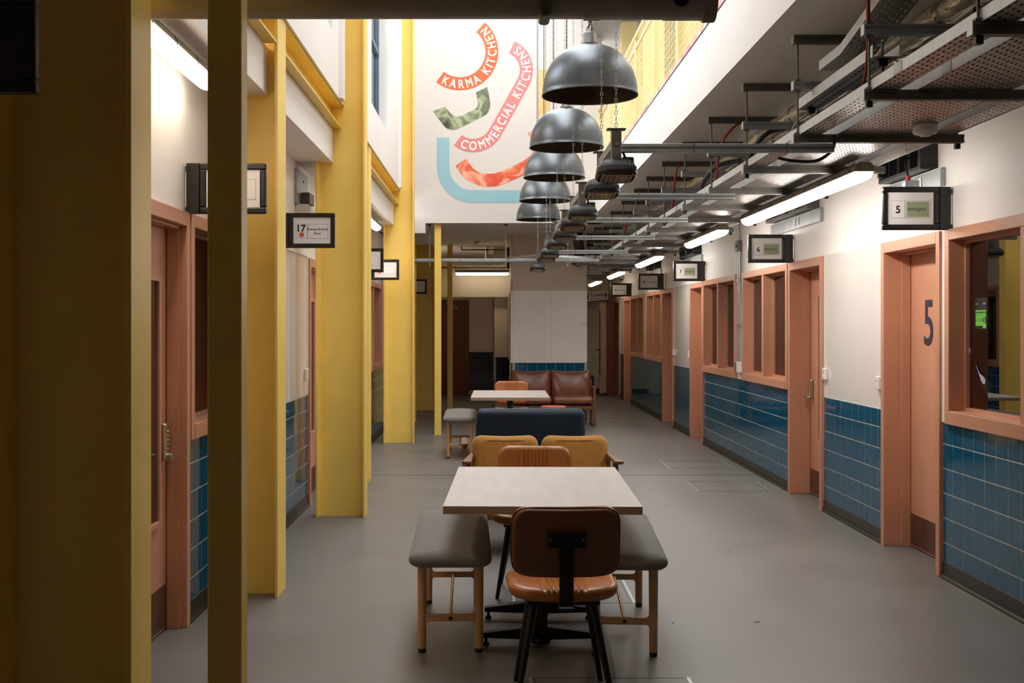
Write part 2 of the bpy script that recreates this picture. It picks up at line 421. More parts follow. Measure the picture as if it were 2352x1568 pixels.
def tile_zone(parent, origin, rz, width, mat, rows=ROWS, first=None, jit=.0035):
    # origin: left end of the zone seen from the front, rz turns the face (front looks along -Y when rz = 0)
    out = []
    for u, w, v, h in tile_cells(width, rows, first):
        p = Vector((u, 0, v)); p.rotate(Matrix.Rotation(rz, 3, 'Z'))
        o = inst('tile', tile_mesh(w, h, mat), parent, Vector(origin) + p, (random.uniform(-jit, jit), 0, rz + random.uniform(-jit, jit)))
        out.append(o)
    return out
gm = MB()
def zone_right(y0, y1, mat=TILE, cells=None):
    if cells is None: return tile_zone(wr, (XR + .008, y1, 0), -PI / 2, y1 - y0, mat)
for a, b in ((5.9, 7.245), (8.345, 9.835), (10.955, 15.395)): zone_right(a, b)
# farther along the wall the pieces are too many to keep apart: one joined field of the same tiles
fm = MB()
for a, b in ((2.6, 5.9), (16.385, 17.945), (19.045, 23.395), (24.505, 25.395), (26.505, 27.0)):
    for u, w, v, h in tile_cells(b - a, ROWS):
        y = b - u; g = .0014
        fm.box(XR, XR + .008, y - w + g, y - g, v + g, v + h - g)
tag(fm.build('tile_field', TILE, wr), kind='stuff')
for a, b in ((2.6, 5.9), (5.9, 7.245), (8.345, 9.835), (10.955, 15.395), (16.385, 17.945), (19.045, 23.395), (24.505, 25.395), (26.505, 27.0)):
    bx('grout_bed', GROUT, wr, XR + .0024, XR + .0098, a, b, .1, TILE_TOP)
    bx('tile_trim', PLAST, wr, XR + .003, XR + .0098, a, b, TILE_TOP, TILE_TOP + .006)
for a, b in ((8.345, 9.835), (16.385, 17.945), (24.505, 25.395)):
    bx('cladding_panel', CLAD, wr, XR + .004, XR + .0098, a, b, TILE_TOP + .005, 2.14)
    for y in (a + .012, b - .012): bx('panel_edge_strip', PLAST, wr, XR - .001, XR + .006, y - .008, y + .008, TILE_TOP + .005, 2.14)
for a, b in ((6.115, 8.3), (8.3, 10.125), (14.52, 18.95)):
    tile_zone(wl, (XL - .008, a, 0), PI / 2, b - a, TILE)
    bx('grout_bed', GROUT, wl, XL - .0098, XL - .0024, a, b, .1, TILE_TOP)
bx('cladding_panel', CLAD, wl, XL - .0098, XL - .004, 8.12, 10.12, TILE_TOP + .005, 2.14)
bx('panel_edge_strip', PLAST, wl, XL - .006, XL + .002, 9.2, 9.216, TILE_TOP + .005, 2.14)
bx('panel_edge_strip', PLAST, wl, XL - .006, XL + .006, 10.08, 10.12, TILE_TOP + .005, 2.14)
bx('panel_top_bead', PLAST, wl, XL - .006, XL + .006, 8.12, 10.12, 2.14, 2.155)
# ---- skirtings with a rounded cove foot
def skirting(name, s, xf, zones, label):
    m = MB()
    for a, b in zones:
        pr = [(0.0098, 0), (-.020, 0), (-.0175, .012), (-.010, .022), (-.005, .04), (-.004, .1), (.0098, .1)]
        m.prism(pr, a, b, lambda u, v, t: (xf + s * u, t, v))
    tag(m.build(name, SKIRT), label, kind='structure')
skirting('baseboard_right', 1, XR, ((-2.6, 7.245), (8.345, 9.835), (10.955, 15.395), (16.385, 17.945), (19.045, 23.395), (24.505, 25.395), (26.505, 27)), 'black coved vinyl skirting under the tiles')
skirting('baseboard_left', -1, XL, ((-2.6, 4.97), (6.095, 10.125), (11.225, 13.39), (14.505, 19.19), (20.305, 26.3)), 'black coved vinyl skirting along the left wall')
# white strips between neighbouring frames
for a, b in ((7.172, 7.248),): bx('joint_strip', PLAST, wr, XR - .006, XR + .012, a, b, TILE_TOP + .004, FR_TOP + .02)

# ---- kitchen doors and windows
def door(n, s, xf, y0, y1, handle=None, slot=False, panel=False, number=None, leafmat=SALMON, label=None, rec=0.0):
    d = struct(f'door_{n}', label)
    def bb(name, mat, par, u0, u1, a, b, z0, z1, bevel=0):
        k = 0 if u0 < 0 else rec
        return bx(name, mat, par, xf + s * (u0 - k), xf + s * (u1 - k), a, b, z0, z1, bevel=bevel)
    J = .062
    for a, b in ((y0, y0 + J), (y1 - J, y1)): bb('door_jamb', SALMON, d, -.022, .26, a, b, 0, FR_TOP, .004)
    bb('door_head', SALMON, d, -.022, .26, y0 + J, y1 - J, FR_TOP - .075, FR_TOP, .004)
    for a, b in ((y0 + J, y0 + J + .014), (y1 - J - .014, y1 - J)): bb('door_stop', SALMON, d, .10, .165, a, b, 0, FR_TOP - .075, .003)
    bb('door_stop', SALMON, d, .10, .165, y0 + J, y1 - J, FR_TOP - .09, FR_TOP - .075, .003)
    la, lb = y0 + J + .004, y1 - J - .004
    leaf = bb('door_leaf', leafmat, d, .168, .212, la, lb, .008, FR_TOP - .079, .003)
    bb('kick_plate', KICK, leaf, .1655, .168, la + .02, lb - .02, .02, .235)
    if slot:
        yc = la + (lb - la) * slot
        for a, b, z0, z1 in ((yc - .085, yc - .055, .5, 1.85), (yc + .055, yc + .085, .5, 1.85), (yc - .055, yc + .055, .5, .53), (yc - .055, yc + .055, 1.82, 1.85)):
            bb('glazing_bead', leafmat, leaf, .152, .168, a, b, z0, z1, .003)
        bb('vision_pane', M(f'dark_glass_{n}', '#14110F', .06, var=.02), leaf, .164, .168, yc - .055, yc + .055, .53, 1.82)
    if panel:
        ya, yb = la + .12, lb - .16
        for a, b, z0, z1 in ((ya, ya + .03, .55, 1.8), (yb - .03, yb, .55, 1.8), (ya + .03, yb - .03, .55, .58), (ya + .03, yb - .03, 1.77, 1.8)):
            bb('glazing_bead', leafmat, leaf, .150, .168, a, b, z0, z1, .003)
        bb('vision_pane', M(f'dark_glass_{n}', '#3A2A22', .08, var=.02), leaf, .163, .168, ya + .03, yb - .03, .58, 1.77)
    if handle is not None:
        yh = handle; xf0 = xf; xf = xf - s * rec; h = bpy.data.objects.new('door_handle', None); COL.objects.link(h); h.parent = d
        MB().box(xf + s * .135, xf + s * .168, yh - .028, yh + .028, .87, 1.06).build('keypad_body', CHROME, h, .012, 3)
        for q in range(5): MB().tube([(xf + s * .136, yh - .006, .93 + .022 * q), (xf + s * .128, yh - .006, .93 + .022 * q)], .006, 8).build('keypad_button', CHROME, h)
        lev = MB().tube([(xf + s * .15, yh, .895), (xf + s * .105, yh, .893), (xf + s * .095, yh - .02, .892), (xf + s * .095, yh - .12, .892)], [.016, .013, .012, .010], 10).build('lever', CHROME, h); xf = xf0
    if number:
        rot = (PI / 2, 0, -s * PI / 2)
        text('door_number', number, .435, d, INKN, (xf + s * .1665, y0 + J + .62, 1.57), rot, .012, .92)
    return d
def window(n, s, xf, y0, y1, sets=2, label=None):
    w = struct(f'window_{n}', label)
    def bb(name, mat, par, u0, u1, a, b, z0, z1, bevel=0): return bx(name, mat, par, xf + s * u0, xf + s * u1, a, b, z0, z1, bevel=bevel)
    F = .068; Z0 = .953; Z1 = FR_TOP
    bb('window_jamb', SALMON, w, -.022, .13, y0, y0 + F, Z0, Z1, .004); bb('window_jamb', SALMON, w, -.022, .13, y1 - F, y1, Z0, Z1, .004)
    bb('window_head', SALMON, w, -.022, .13, y0 + F, y1 - F, Z1 - F, Z1, .004)
    sill = bb('window_sill', SALMON, w, -.026, .13, y0 + F, y1 - F, Z0, Z0 + .082, .004)
    ym = (y0 + y1) / 2; spans = [(y0 + F, ym - .03), (ym + .03, y1 - F)] if sets == 2 else [(y0 + F, y1 - F)]
    if sets == 2: bb('window_mullion', SALMON, w, -.022, .13, ym - .03, ym + .03, Z0 + .082, Z1 - F, .004)
    for a, b in spans:
        bead = MB(); za, zb = Z0 + .082, Z1 - F
        for q in ((a, a + .02, za, zb), (b - .02, b, za, zb), (a + .02, b - .02, za, za + .022), (a + .02, b - .02, zb - .02, zb)):
            bead.box(xf + s * .075, xf + s * .10, q[0], q[1], q[2], q[3])
        p = bb('window_pane', GLASS, w, .098, .104, a + .006, b - .006, za + .006, zb - .006)
        bead.build('glazing_bead', SALMON, p)
    return w
door(5, 1, XR, 7.25, 8.34, number='5', label='salmon kitchen door with a large dark numeral 5')
door(6, 1, XR, 9.84, 10.95, handle=10.79, slot=.62, label='salmon kitchen door with keypad lock and narrow glass slot')
door(7, 1, XR, 15.4, 16.38, label='salmon kitchen door under sign 7')
door(8, 1, XR, 17.95, 19.04, label='salmon kitchen door beside sign 8')
door(9, 1, XR, 23.4, 24.5, label='salmon kitchen door under sign 9')
door(10, 1, XR, 25.4, 26.5, leafmat=DOORB, label='last door of the right wall before the toilets')
window(5, 1, XR, 5.05, 7.17, label='salmon framed kitchen window with green sticker')
window(6, 1, XR, 10.99, 12.97, label='salmon framed two light window with sanitiser bottle')
window(7, 1, XR, 13.33, 15.38, label='salmon framed two light window beyond the conduits')
window(8, 1, XR, 19.13, 20.95, label='salmon framed window beyond sign 8')
window(9, 1, XR, 21.36, 23.37, label='salmon framed window under sign 9')
door(18, -1, XL, 4.98, 6.09, rec=.085, handle=5.93, panel=True, label='salmon kitchen door with keypad lock behind the near column')
door(17, -1, XL, 10.13, 11.22, rec=.085, panel=True, handle=10.35, label='salmon kitchen door behind the second column')
door(16, -1, XL, 13.4, 14.5, label='salmon kitchen door hidden behind columns')
door(15, -1, XL, 19.2, 20.3, label='salmon door far along the left wall')
window(18, -1, XL, 6.12, 8.1, label='salmon framed window between the thin post and a yellow column')
window(17, -1, XL, 11.3, 12.75, label='salmon framed window hidden by the yellow columns')
window(16, -1, XL, 14.55, 16.77, label='salmon framed window in the gap of the third column')
window(15, -1, XL, 16.98, 18.9, label='salmon framed window beyond the third column')

# ---- upper left wall with clerestory window
UX = -1.2
u = MB(); WZ0, WZ1 = 3.79, 6.1; _y = 3.62
for WY0, WY1 in CLER:
    u.box(UX - .3, UX, _y, WY0, 3.345, ROOF_Z); u.box(UX - .3, UX, WY0, WY1, 3.345, WZ0); u.box(UX - .3, UX, WY0, WY1, WZ1, ROOF_Z); _y = WY1
u.box(UX - .3, UX, _y, YM, 3.345, ROOF_Z)
uw = u.build('wall_upper_left', WHITE); tag(uw, 'tall white wall above the yellow beams', kind='structure')
for y in (9.42, 15.42): bx('corner_bead', WHITE, uw, UX, UX + .03, y - .16, y, 3.345, ROOF_Z)
fx = UX - .12
for _n, (WY0, WY1) in enumerate(CLER):
    w = struct(f'window_{20 + _n}', 'tall clerestory window with blue grey frame')
    fr = MB(); ym = (WY0 + WY1) / 2
    for a in ((WY0, WY0 + .06), (WY1 - .06, WY1), (ym - .035, ym + .035)): fr.box(fx - .06, fx, a[0], a[1], WZ0, WZ1)
    for z in (WZ0, 4.72, WZ1 - .06): fr.box(fx - .06, fx, WY0, WY1, z, z + .06)
    fr.build('window_frame', BLUEF, w)
    for a, b in ((WY0 + .06, ym - .035), (ym + .035, WY1 - .06)):
        for z0, z1 in ((WZ0 + .06, 4.72), (4.78, WZ1 - .06)): bx('window_pane', GLASSU, w, fx - .035, fx - .029, a, b, z0, z1)

# ---- mural wall at the end of the hall
mw = MB().box(-1.5, 1.56, YM, YM + .2, SOF, ROOF_Z).box(-1.5, (977 - 1128) * YM / 2700, YM, YM + .2, 1.55 + 213 * YM / 2700, SOF).build('wall_mural', MURALW)
tag(mw, 'tall white end wall carrying the painted lettering', kind='structure')
# roof glazing bars and upper hall
rf = struct('roof_light', 'glazing bars of the roof light')
for k in range(11):
    y = 3.7 + k * 1.29; bx('glazing_bar', BLUEF, rf, -1.2, FAS, y - .03, y + .03, ROOF_Z, ROOF_Z + .1)
bx('ridge_bar', BLUEF, rf, .6, .66, 3.6, YM, ROOF_Z - .02, ROOF_Z + .1)
tag(bx('ceiling_light_mask', WHITE, None, -1.5, FAS + .15, 3.42, 5.5, ROOF_Z, ROOF_Z + .2), kind='structure')  # unseen roof panel, added to keep skylight off the near end
for _x0, _x1 in ((-1.5, -.9), (1.1, FAS + .15)): tag(bx('ceiling_light_mask', WHITE, None, _x0, _x1, 5.5, YM + .2, ROOF_Z, ROOF_Z + .2), kind='structure')  # unseen side strips, added to narrow the roof opening and its light
tag(bx('wall_upper_near', WHITE, None, -1.5, 4.0, 3.42, 3.62, 3.4, ROOF_Z + .3), kind='structure')
tag(bx('wall_upper_right', BEIGE, None, 3.6, 3.8, 3.62, 21.2, FTOP, 5.62), kind='structure')
tag(bx('wall_upper_back', BEIGE, None, 1.56, 3.8, 18.6, 18.8, FTOP, 5.62), kind='structure')
tag(MB().box(FAS, 3.8, 13.5, 18.8, 5.62, 5.8).box(FAS, 3.8, 3.62, 6.5, 5.62, 5.8).box(FAS, 2.8, 6.5, 13.5, 5.62, 5.8).box(FAS, FAS + .15, 3.62, YM, 5.72, ROOF_Z).build('ceiling_upper', CEILG), 'ceiling over the gallery', kind='structure')  # slot left open over the gallery is added to let sky light in

# ---- far end: pier with boards, left recess, brick lobby
PY = 19.0; PX0, PX1 = .345, 1.548
pier = bx('wall_pier', BEIGE, None, PX0, PX1, PY, 27.5, 0, SOFB); tag(pier, 'broad white pier behind the leather sofa', kind='structure')
mid = (PX0 + PX1) / 2 + .03
for a, b in ((PX0, mid - .0006), (mid + .0006, PX1)): bx('cladding_board', BOARD, pier, a, b, PY - .03, PY - .001, .952, 2.12, bevel=.0015)
bx('cladding_board', BOARD, pier, PX0 - .03, PX0 - .001, PY - .03, 21.9, .952, 2.12)
bx('grout_bed', GROUT, pier, PX0 + .03, PX1 - .03, PY - .008, PY - .001, .1, .952)
tile_zone(pier, (PX0 + .04, PY - .006, 0), 0, PX1 - PX0 - .08, TILE, rows=[.1, .219, .3705, .522, .6735, .8, .952], first=.05)
for x in (PX0, PX1 - .04): bx('corner_trim', MARBLE, pier, x, x + .04, PY - .012, PY - .001, 0, .952)
text('pencil_mark', '2 2 5', .05, pier, INK, (1.49, PY - .0315, 1.585), (PI / 2, 0, 0), 0)
wb = bx('wall_back', BEIGE, None, -3.5, PX0, 26.55, 26.8, 0, SOFB); tag(wb, 'back wall of the left recess', kind='structure')
tile_zone(wb, (-.50, 26.54, 0), 0, .58, DTILE); bx('grout_bed', SKIRT, wb, -.5, .08, 26.542, 26.549, .1, TILE_TOP)
bx('cladding_panel', BEIGE, wb, -.5, .06, 26.53, 26.549, .96, 2.10)
st = bx('wall_stub', BEIGE, None, .055, PX0 - .035, 22.2, 26.5, 0, SOFB); tag(st, 'narrow wall return beside the pier', kind='structure')
tile_zone(st, (.10, 22.192, 0), 0, .21, DTILE); bx('grout_bed', SKIRT, st, .09, .31, 22.193, 22.199, .1, TILE_TOP)
bx('cladding_board', BEIGE, st, .06, PX0 - .036, 22.17, 22.199, .96, 1.90)
bx('corner_trim', MARBLE, st, .055, .088, 22.185, 22.199, 0, .955)
bx('edge_strip', DOORB, st, .035, .054, 22.19, 22.24, 0, 2.08)
tag(bx('trim_2', BEIGE, None, -1.56, PX0 - .001, 22.0, 22.16, 2.09, 2.62), 'deep bulkhead over the left recess', kind='structure')
d = struct('door_20', 'dark brown door with closer in the left recess')
for a, b in ((-1.58, -1.52), (-.57, -.505)): bx('door_jamb', DOORB, d, a, b, 26.48, 26.549, 0, 2.13)
bx('door_head', DOORB, d, -1.52, -.57, 26.48, 26.549, 2.06, 2.13)
lf = bx('door_leaf', DOORB, d, -1.515, -.575, 26.50, 26.545, .01, 2.055)
bx('door_closer', STEELD, lf, -.98, -.74, 26.44, 26.499, 1.92, 2.0); bx('closer_arm', STEELD, lf, -1.0, -.9, 26.43, 26.45, 2.0, 2.04)
# right lobby
YB = 27.0
wb2 = bx('wall_lobby', BEIGE, None, PX1, 4.7, YB, YB + .3, 0, SOF); tag(wb2, 'end wall of the toilet lobby', kind='structure')
bm_ = {}
for w_ in (.213, .1035):
    bm_[w_] = MB().box(.003, w_ - .003, -.012, .02, .003, .085).mesh('brick', BRICKW, .004, 1)
for r_ in range(24):
    off = 0 if r_ % 2 else -.108
    for k in range(5):
        x = 1.95 + off + k * .213
        if x < 1.9: inst('brick', bm_[.1035], wb2, (1.95, YB - .02, .1 + r_ * .0875))
        elif x + .213 < 2.52: inst('brick', bm_[.213], wb2, (x, YB - .02, .1 + r_ * .0875))
bx('brick_bed', BEIGE, wb2, 1.95, 2.5, YB - .016, YB - .001, .1, 2.2)
bx('brick_plinth', SKIRT, wb2, 1.95, 2.5, YB - .03, YB - .001, 0, .12)
d = struct('door_21', 'open toilet lobby door with dark frame')
bx('door_head', DOORB, d, 1.6, 2.74, 26.1, 26.25, 2.10, 2.26)
bx('door_jamb', DOORB, d, 2.58, 2.74, 26.1, 26.25, 0, 2.10)
bx('door_jamb', DOORB, d, 1.6, 1.68, 26.1, 26.25, 0, 2.10)
lf = bx('door_leaf', M('pale_door', '#B99A84', .45), d, 2.42, 2.575, 26.26, 26.30, .05, 2.09)
bx('vision_pane', INK, lf, 2.42, 2.44, 26.25, 26.259, .45, 1.9)
MB().tube([(2.44, 26.25, 1.02), (2.44, 26.2, 1.02), (2.34, 26.2, 1.02)], .011, 8).build('lever', BLACK, lf)
# ================================================================== STEEL FRAME (left)
def hcol(name, x0, x1, y0, y1, z1, label, group=None):
    t = thing(name, label, 'column', ((x0 + x1) / 2, (y0 + y1) / 2, 0), 0, group)
    hx = (x1 - x0) / 2; hy = (y1 - y0) / 2; tf = .018
    MB().box(hx - tf, hx, -hy, hy, 0, z1).build('flange', YEL, t, .003)
    MB().box(-hx, -hx + tf, -hy, hy, 0, z1).build('flange', YEL, t, .003)
    MB().box(-hx + tf, hx - tf, -.006, .006, 0, z1).build('web', YEL, t)
    fil = MB()
    for sx in (-1, 1):
        for sy in (-1, 1):
            xx = sx * (hx - tf); fil.prism([(xx, sy * .006), (xx - sx * .012, sy * .006), (xx - sx * .004, sy * .010), (xx, sy * .018)], 0, z1, lambda u, v, t_: (u, v, t_))
    fil.build('root_fillet', YEL, t)
    return t
GC = 'yellow steel columns of the left frame'
HT = ROOF_Z - .02
hcol('steel_column', -1.42, -1.02, 3.33, 3.53, 2.99, 'massive yellow steel column in deep shade beside the slim dark post', GC)
hcol('steel_column', -1.42, -1.02, 9.5, 9.7, HT, 'tall yellow steel column beside sign 17', GC)
hcol('steel_column', -1.42, -1.02, 15.5, 15.7, HT, 'tall yellow steel column next to the mural wall', GC)
hcol('steel_column', -1.42, -1.02, 21.46, 21.66, SOFB, 'shaded yellow steel column in the recess beyond the mural wall', GC)
hcol('steel_column', -1.5, -1.215, 6.69, 6.96, 3.345, 'yellow steel column crossed by the framed sign 18', GC)
hcol('steel_column', -1.5, -1.215, 11.65, 11.92, 3.345, 'narrow yellow steel column just behind the column beside sign 17', GC)
hcol('steel_column', -1.5, -1.215, 18.9, 19.1, SOFB, 'narrow yellow steel column just behind the column at the mural', GC)
def post(x, y, z1, label):
    t = thing('square_post', label, 'post', (x, y, 0), 0, 'slim yellow box posts')
    MB().box(-.048, .048, 0, .085, 0, z1).build('box_section', YEL, t, .006, 3)
    MB().box(-.052, .052, -.004, .089, 0, .006).build('base_plate', YEL, t)
    return t
post(-.747, 3.29, 2.99, 'slim box post in deep shade beside the massive near column')
post(-.758, 16.70, SOFB, 'slim bright yellow box post under the edge of the mural wall')
post(-.752, 21.46, SOFB, 'slim shaded yellow box post in the far recess')

def ibeam(y0, y1, label, x=-1.31):
    t = thing('steel_beam', label, 'beam', (x, y0, 3.157), 0, 'yellow steel beams along the left wall')
    L = y1 - y0
    MB().box(-.09, .09, 0, L, 0, .012).build('bottom_flange', YEL, t, .002)
    MB().box(-.09, .09, 0, L, .172, .184).build('top_flange', YEL, t, .002)
    MB().box(-.005, .005, 0, L, .012, .172).build('web', YEL, t)
    for y in (0.0, L - .012):
        p = MB().box(-.085, .085, y, y + .012, .012, .172).build('end_plate', YEL, t)
        for z in (.05, .135):
            for sx in (.05,):
                yy = y + (.012 if y == 0 else -.014)
                MB().tube([(sx, yy, z), (sx, yy + .014, z)], .014, 6, smooth=False).build('bolt', YEL, p)
    return t
ibeam(3.56, 6.69, 'yellow steel beam running from the near column to the sign 18 column')
ibeam(6.97, 9.585, 'yellow steel beam above sign 17')
ibeam(9.62, 11.64, 'yellow steel beam hidden behind the tall column beside sign 17')
ibeam(11.93, 15.585, 'yellow steel beam below the clerestory window')

# ================================================================== MURAL LETTERING (vinyl on the end wall)
def mp(px, py): return ((px - 1128) * YM / 2700, 1.55 + (748 - py) * YM / 2700)
K = YM / 2700
def ribbon(path, w, off):
    # path: list of (x, z) on the wall; a flat band of width w, 2 mm proud
    m = MB(); vs = []
    for i, p in enumerate(path):
        a = Vector(path[max(i - 1, 0)]); b = Vector(path[min(i + 1, len(path) - 1)]); d = (b - a).normalized(); n = Vector((-d.y, d.x)) * (w / 2)
        p = Vector(p)
        for q in (p + n, p - n): vs += [(q.x, YM - off, q.y), (q.x, YM - .0005, q.y)]
    fs = []
    for i in range(len(path) - 1):
        a, b = 4 * i, 4 * i + 4
        fs += [(a, b, b + 2, a + 2), (a, a + 1, b + 1, b), (a + 2, b + 2, b + 3, a + 3)]
    return m.add(vs, fs)
def path_len(P):
    s = [0]
    for i in range(1, len(P)): s.append(s[-1] + (Vector(P[i]) - Vector(P[i - 1])).length)
    return s
def lettering(body, P, size, parent, start, total, off, weight=.02):
    S = path_len(P); m = MB()
    adv = [(.34 if ch == ' ' else max(v[0] for v in glyph(ch, 1, weight)[0])) for ch in body]
    gap = .16; raw = sum(adv) + gap * (len(body) - 1); k = total / raw; s = start
    for ch, a in zip(body, adv):
        c_ = s + a * k / 2
        i = 1
        while i < len(S) - 1 and S[i] < c_: i += 1
        t = (c_ - S[i - 1]) / (S[i] - S[i - 1]); p = Vector(P[i - 1]).lerp(Vector(P[i]), t); d = (Vector(P[i]) - Vector(P[i - 1])).normalized(); n = Vector((-d.y, d.x))
        if ch != ' ':
            vs, fs = glyph(ch, 1, weight)
            pts = []
            for v in vs:
                q = p + d * ((v[0] - a / 2) * k) + n * ((v[1] - .365) * size)
                pts.append((q.x, YM - off - v[2] * .25, q.y))
            MB().add(pts, fs).build('letter', DECALW, parent)
        s += (a + gap) * k
def arc(cx, cy, r, a0, a1, n=40):
    return [mp(cx + r * math.cos(math.radians(a0 + (a1 - a0) * i / n)), cy + r * math.sin(math.radians(a0 + (a1 - a0) * i / n))) for i in range(n + 1)]
P1 = arc(1056.4, 118.9, 73.4, 128.4, -50)
k1 = ribbon(P1, 29.6 * K, .003).build('wall_decal', ORANGE); tag(k1, 'orange curved band reading KARMA KITCHEN on the mural wall', 'wall decal', 'curved vinyl bands of the mural')
L1 = path_len(P1)[-1]; lettering('KARMA KITCHEN', P1, 28 * K, k1, L1 * .035, L1 * .93, .004)
P2 = arc(1086.8, 276.8, 57.3, 128, 29.2, 20) + arc(1151.8, 160.7, 57.3, 29.2, -65.8, 20)
k2 = ribbon(P2, 30.4 * K, .003).build('wall_decal', PINK); tag(k2, 'pink S-shaped band reading COMMERCIAL KITCHENS on the mural wall', 'wall decal', 'curved vinyl bands of the mural')
L2 = path_len(P2)[-1]; lettering('COMMERCIAL KITCHENS', P2, 28 * K, k2, L2 * .03, L2 * .94, .004)
def c3(*pts): return [mp(560 + x / 2.8, y / 2.8) for x, y in pts]
ol = c3((1218, 715), (1293, 685), (1325, 722), (1345, 742), (1368, 750), (1400, 744), (1480, 705), (1500, 690), (1506, 668), (1493, 595), (1567, 558), (1585, 655), (1584, 690), (1572, 722), (1545, 745), (1400, 817), (1365, 832), (1335, 834), (1305, 825), (1280, 800))
m = MB().prism(ol, YM - .003, YM - .0005, lambda u, v, t: (u, t, v)).build('wall_decal', OLIVE); tag(m, 'olive green photo-print band bent like a bracket on the mural wall', 'wall decal', 'curved vinyl bands of the mural')
P4 = [c3((1282, 885 + 19 * i))[0] for i in range(10)] + [mp(1085 + 67 * math.cos(math.radians(180 - 90 * i / 16)), 384 + 67 * math.sin(math.radians(180 - 90 * i / 16))) for i in range(17)] + [mp(1085 + 14 * i, 451) for i in range(1, 12)]
m = ribbon(P4, 29 * K, .003).build('wall_decal', SKYB); tag(m, 'pale blue L-shaped band on the mural wall', 'wall decal', 'curved vinyl bands of the mural')
P5 = [(v.x, v.y) for v in arcpts([c3(q)[0] for q in ((1397, 1043), (1450, 1115), (1520, 1150), (1590, 1158), (1660, 1142), (1830, 1062), (1890, 995), (1895, 910), (1860, 835))], 6)]
m = ribbon(P5, 29.5 * K, .0035).build('wall_decal', TOMATO); tag(m, 'tomato red photo-print band curving behind the dome lamps', 'wall decal', 'curved vinyl bands of the mural')
a = mp(1236, 160); b = mp(1262, 266)
m = bx('wall_decal', SAND, None, a[0], b[0], YM - .003, YM - .0005, b[1], a[1]); tag(m, 'sand and green upright print strip behind the lamp chains', 'wall decal', 'curved vinyl bands of the mural')

# ================================================================== GALLERY RAILING
rl = thing('gallery_railing', 'pale yellow mesh railing along the upper gallery edge', 'railing', (FAS + .05, 3.7, FTOP))
NP = 9; PITCH = 1.3; RH = .88
pm = MB().box(-.012, .045, 0, .06, 0, RH).mesh('post', YELP, .003)
for k in range(NP + 1): inst('post', pm, rl, (0, k * PITCH, 0))
MB().box(-.02, .05, 0, NP * PITCH + .06, RH, RH + .035).build('top_rail', YELP, rl, .006)
MB().box(-.005, .02, 0, NP * PITCH, RH - .09, RH - .06).build('middle_rail', YELP, rl)
MB().box(-.005, .02, 0, NP * PITCH, .03, .055).build('bottom_rail', YELP, rl)
wm = MB()
for q in range(14):
    z = .055 + q * (RH - .145) / 13; wm.box(.004, .008, .06, PITCH, z - .002, z + .002)
for q in range(23):
    y = .06 + q * (PITCH - .06) / 22; wm.box(.008, .012, y - .002, y + .002, .055, RH - .09)
wmm = wm.mesh('wire_mesh', YELP)
for k in range(NP): tag(inst('wire_mesh', wmm, rl, (0, k * PITCH, 0)), kind='stuff')
# yellow columns and a notice on the gallery behind the mesh
for k, y in enumerate((6.2, 8.6, 11.0, 13.4, 15.8)):
    t = thing('gallery_column', 'pale yellow flat column standing on the gallery behind the mesh railing', 'column', (1.85, y, FTOP), 0, 'yellow columns on the gallery')
    MB().box(-.11, .11, -.09, .09, 0, 5.62 - FTOP).build('shaft', YELP, t, .004); MB().box(-.14, .14, -.12, .12, 0, .012).build('base_plate', YELP, t)
# services under the gallery ceiling
t = thing('gallery_duct', 'grey slatted duct under the gallery ceiling beyond the railing', 'duct', (2.45, 13.6, 5.3))
MB().box(-.2, .2, 0, 4.9, 0, .2).build('duct_body', STEELD, t, .01)
for q in range(7): MB().box(-.21, .21, q * .7, q * .7 + .04, -.01, .21).build('duct_flange', STEEL, t)
for q in (.3, 2.6, 4.7): MB().tube([(0, q, .2), (0, q, .30)], .008, 8).build('rod', STEEL, t)

# ================================================================== PENDANT DOME LAMPS
_cm = {}
def chain_mesh(L, mat=STEEL):
    k = (round(L, 2), mat.name)
    if k in _cm: return _cm[k]
    m = MB(); P = .030; w = .0065; wire = .0023; n = int(L / P); ns = 10
    for i in range(n + 1):
        zc = -i * P - P / 2; vs = []; fs = []
        for j in range(ns):
            a = 2 * PI * j / ns; ca, sa = math.cos(a), math.sin(a)
            cx = w * ca; cz = (P * .5 - .004) * (1 if sa > 0 else -1) * (abs(sa) ** .7) + 0
            for q in range(4):
                b = PI / 4 + q * PI / 2; rr = wire * math.cos(b); h = wire * math.sin(b)
                x = cx + rr * ca; z = cz + rr * sa; y = h
                if i % 2: x, y = y, x
                vs.append((x, y, zc + z))
        for j in range(ns):
            for q in range(4):
                fs.append((j * 4 + q, j * 4 + (q + 1) % 4, ((j + 1) % ns) * 4 + (q + 1) % 4, ((j + 1) % ns) * 4 + q))
        m.add(vs, fs, False)
    _cm[k] = m.mesh('chain', mat); return _cm[k]
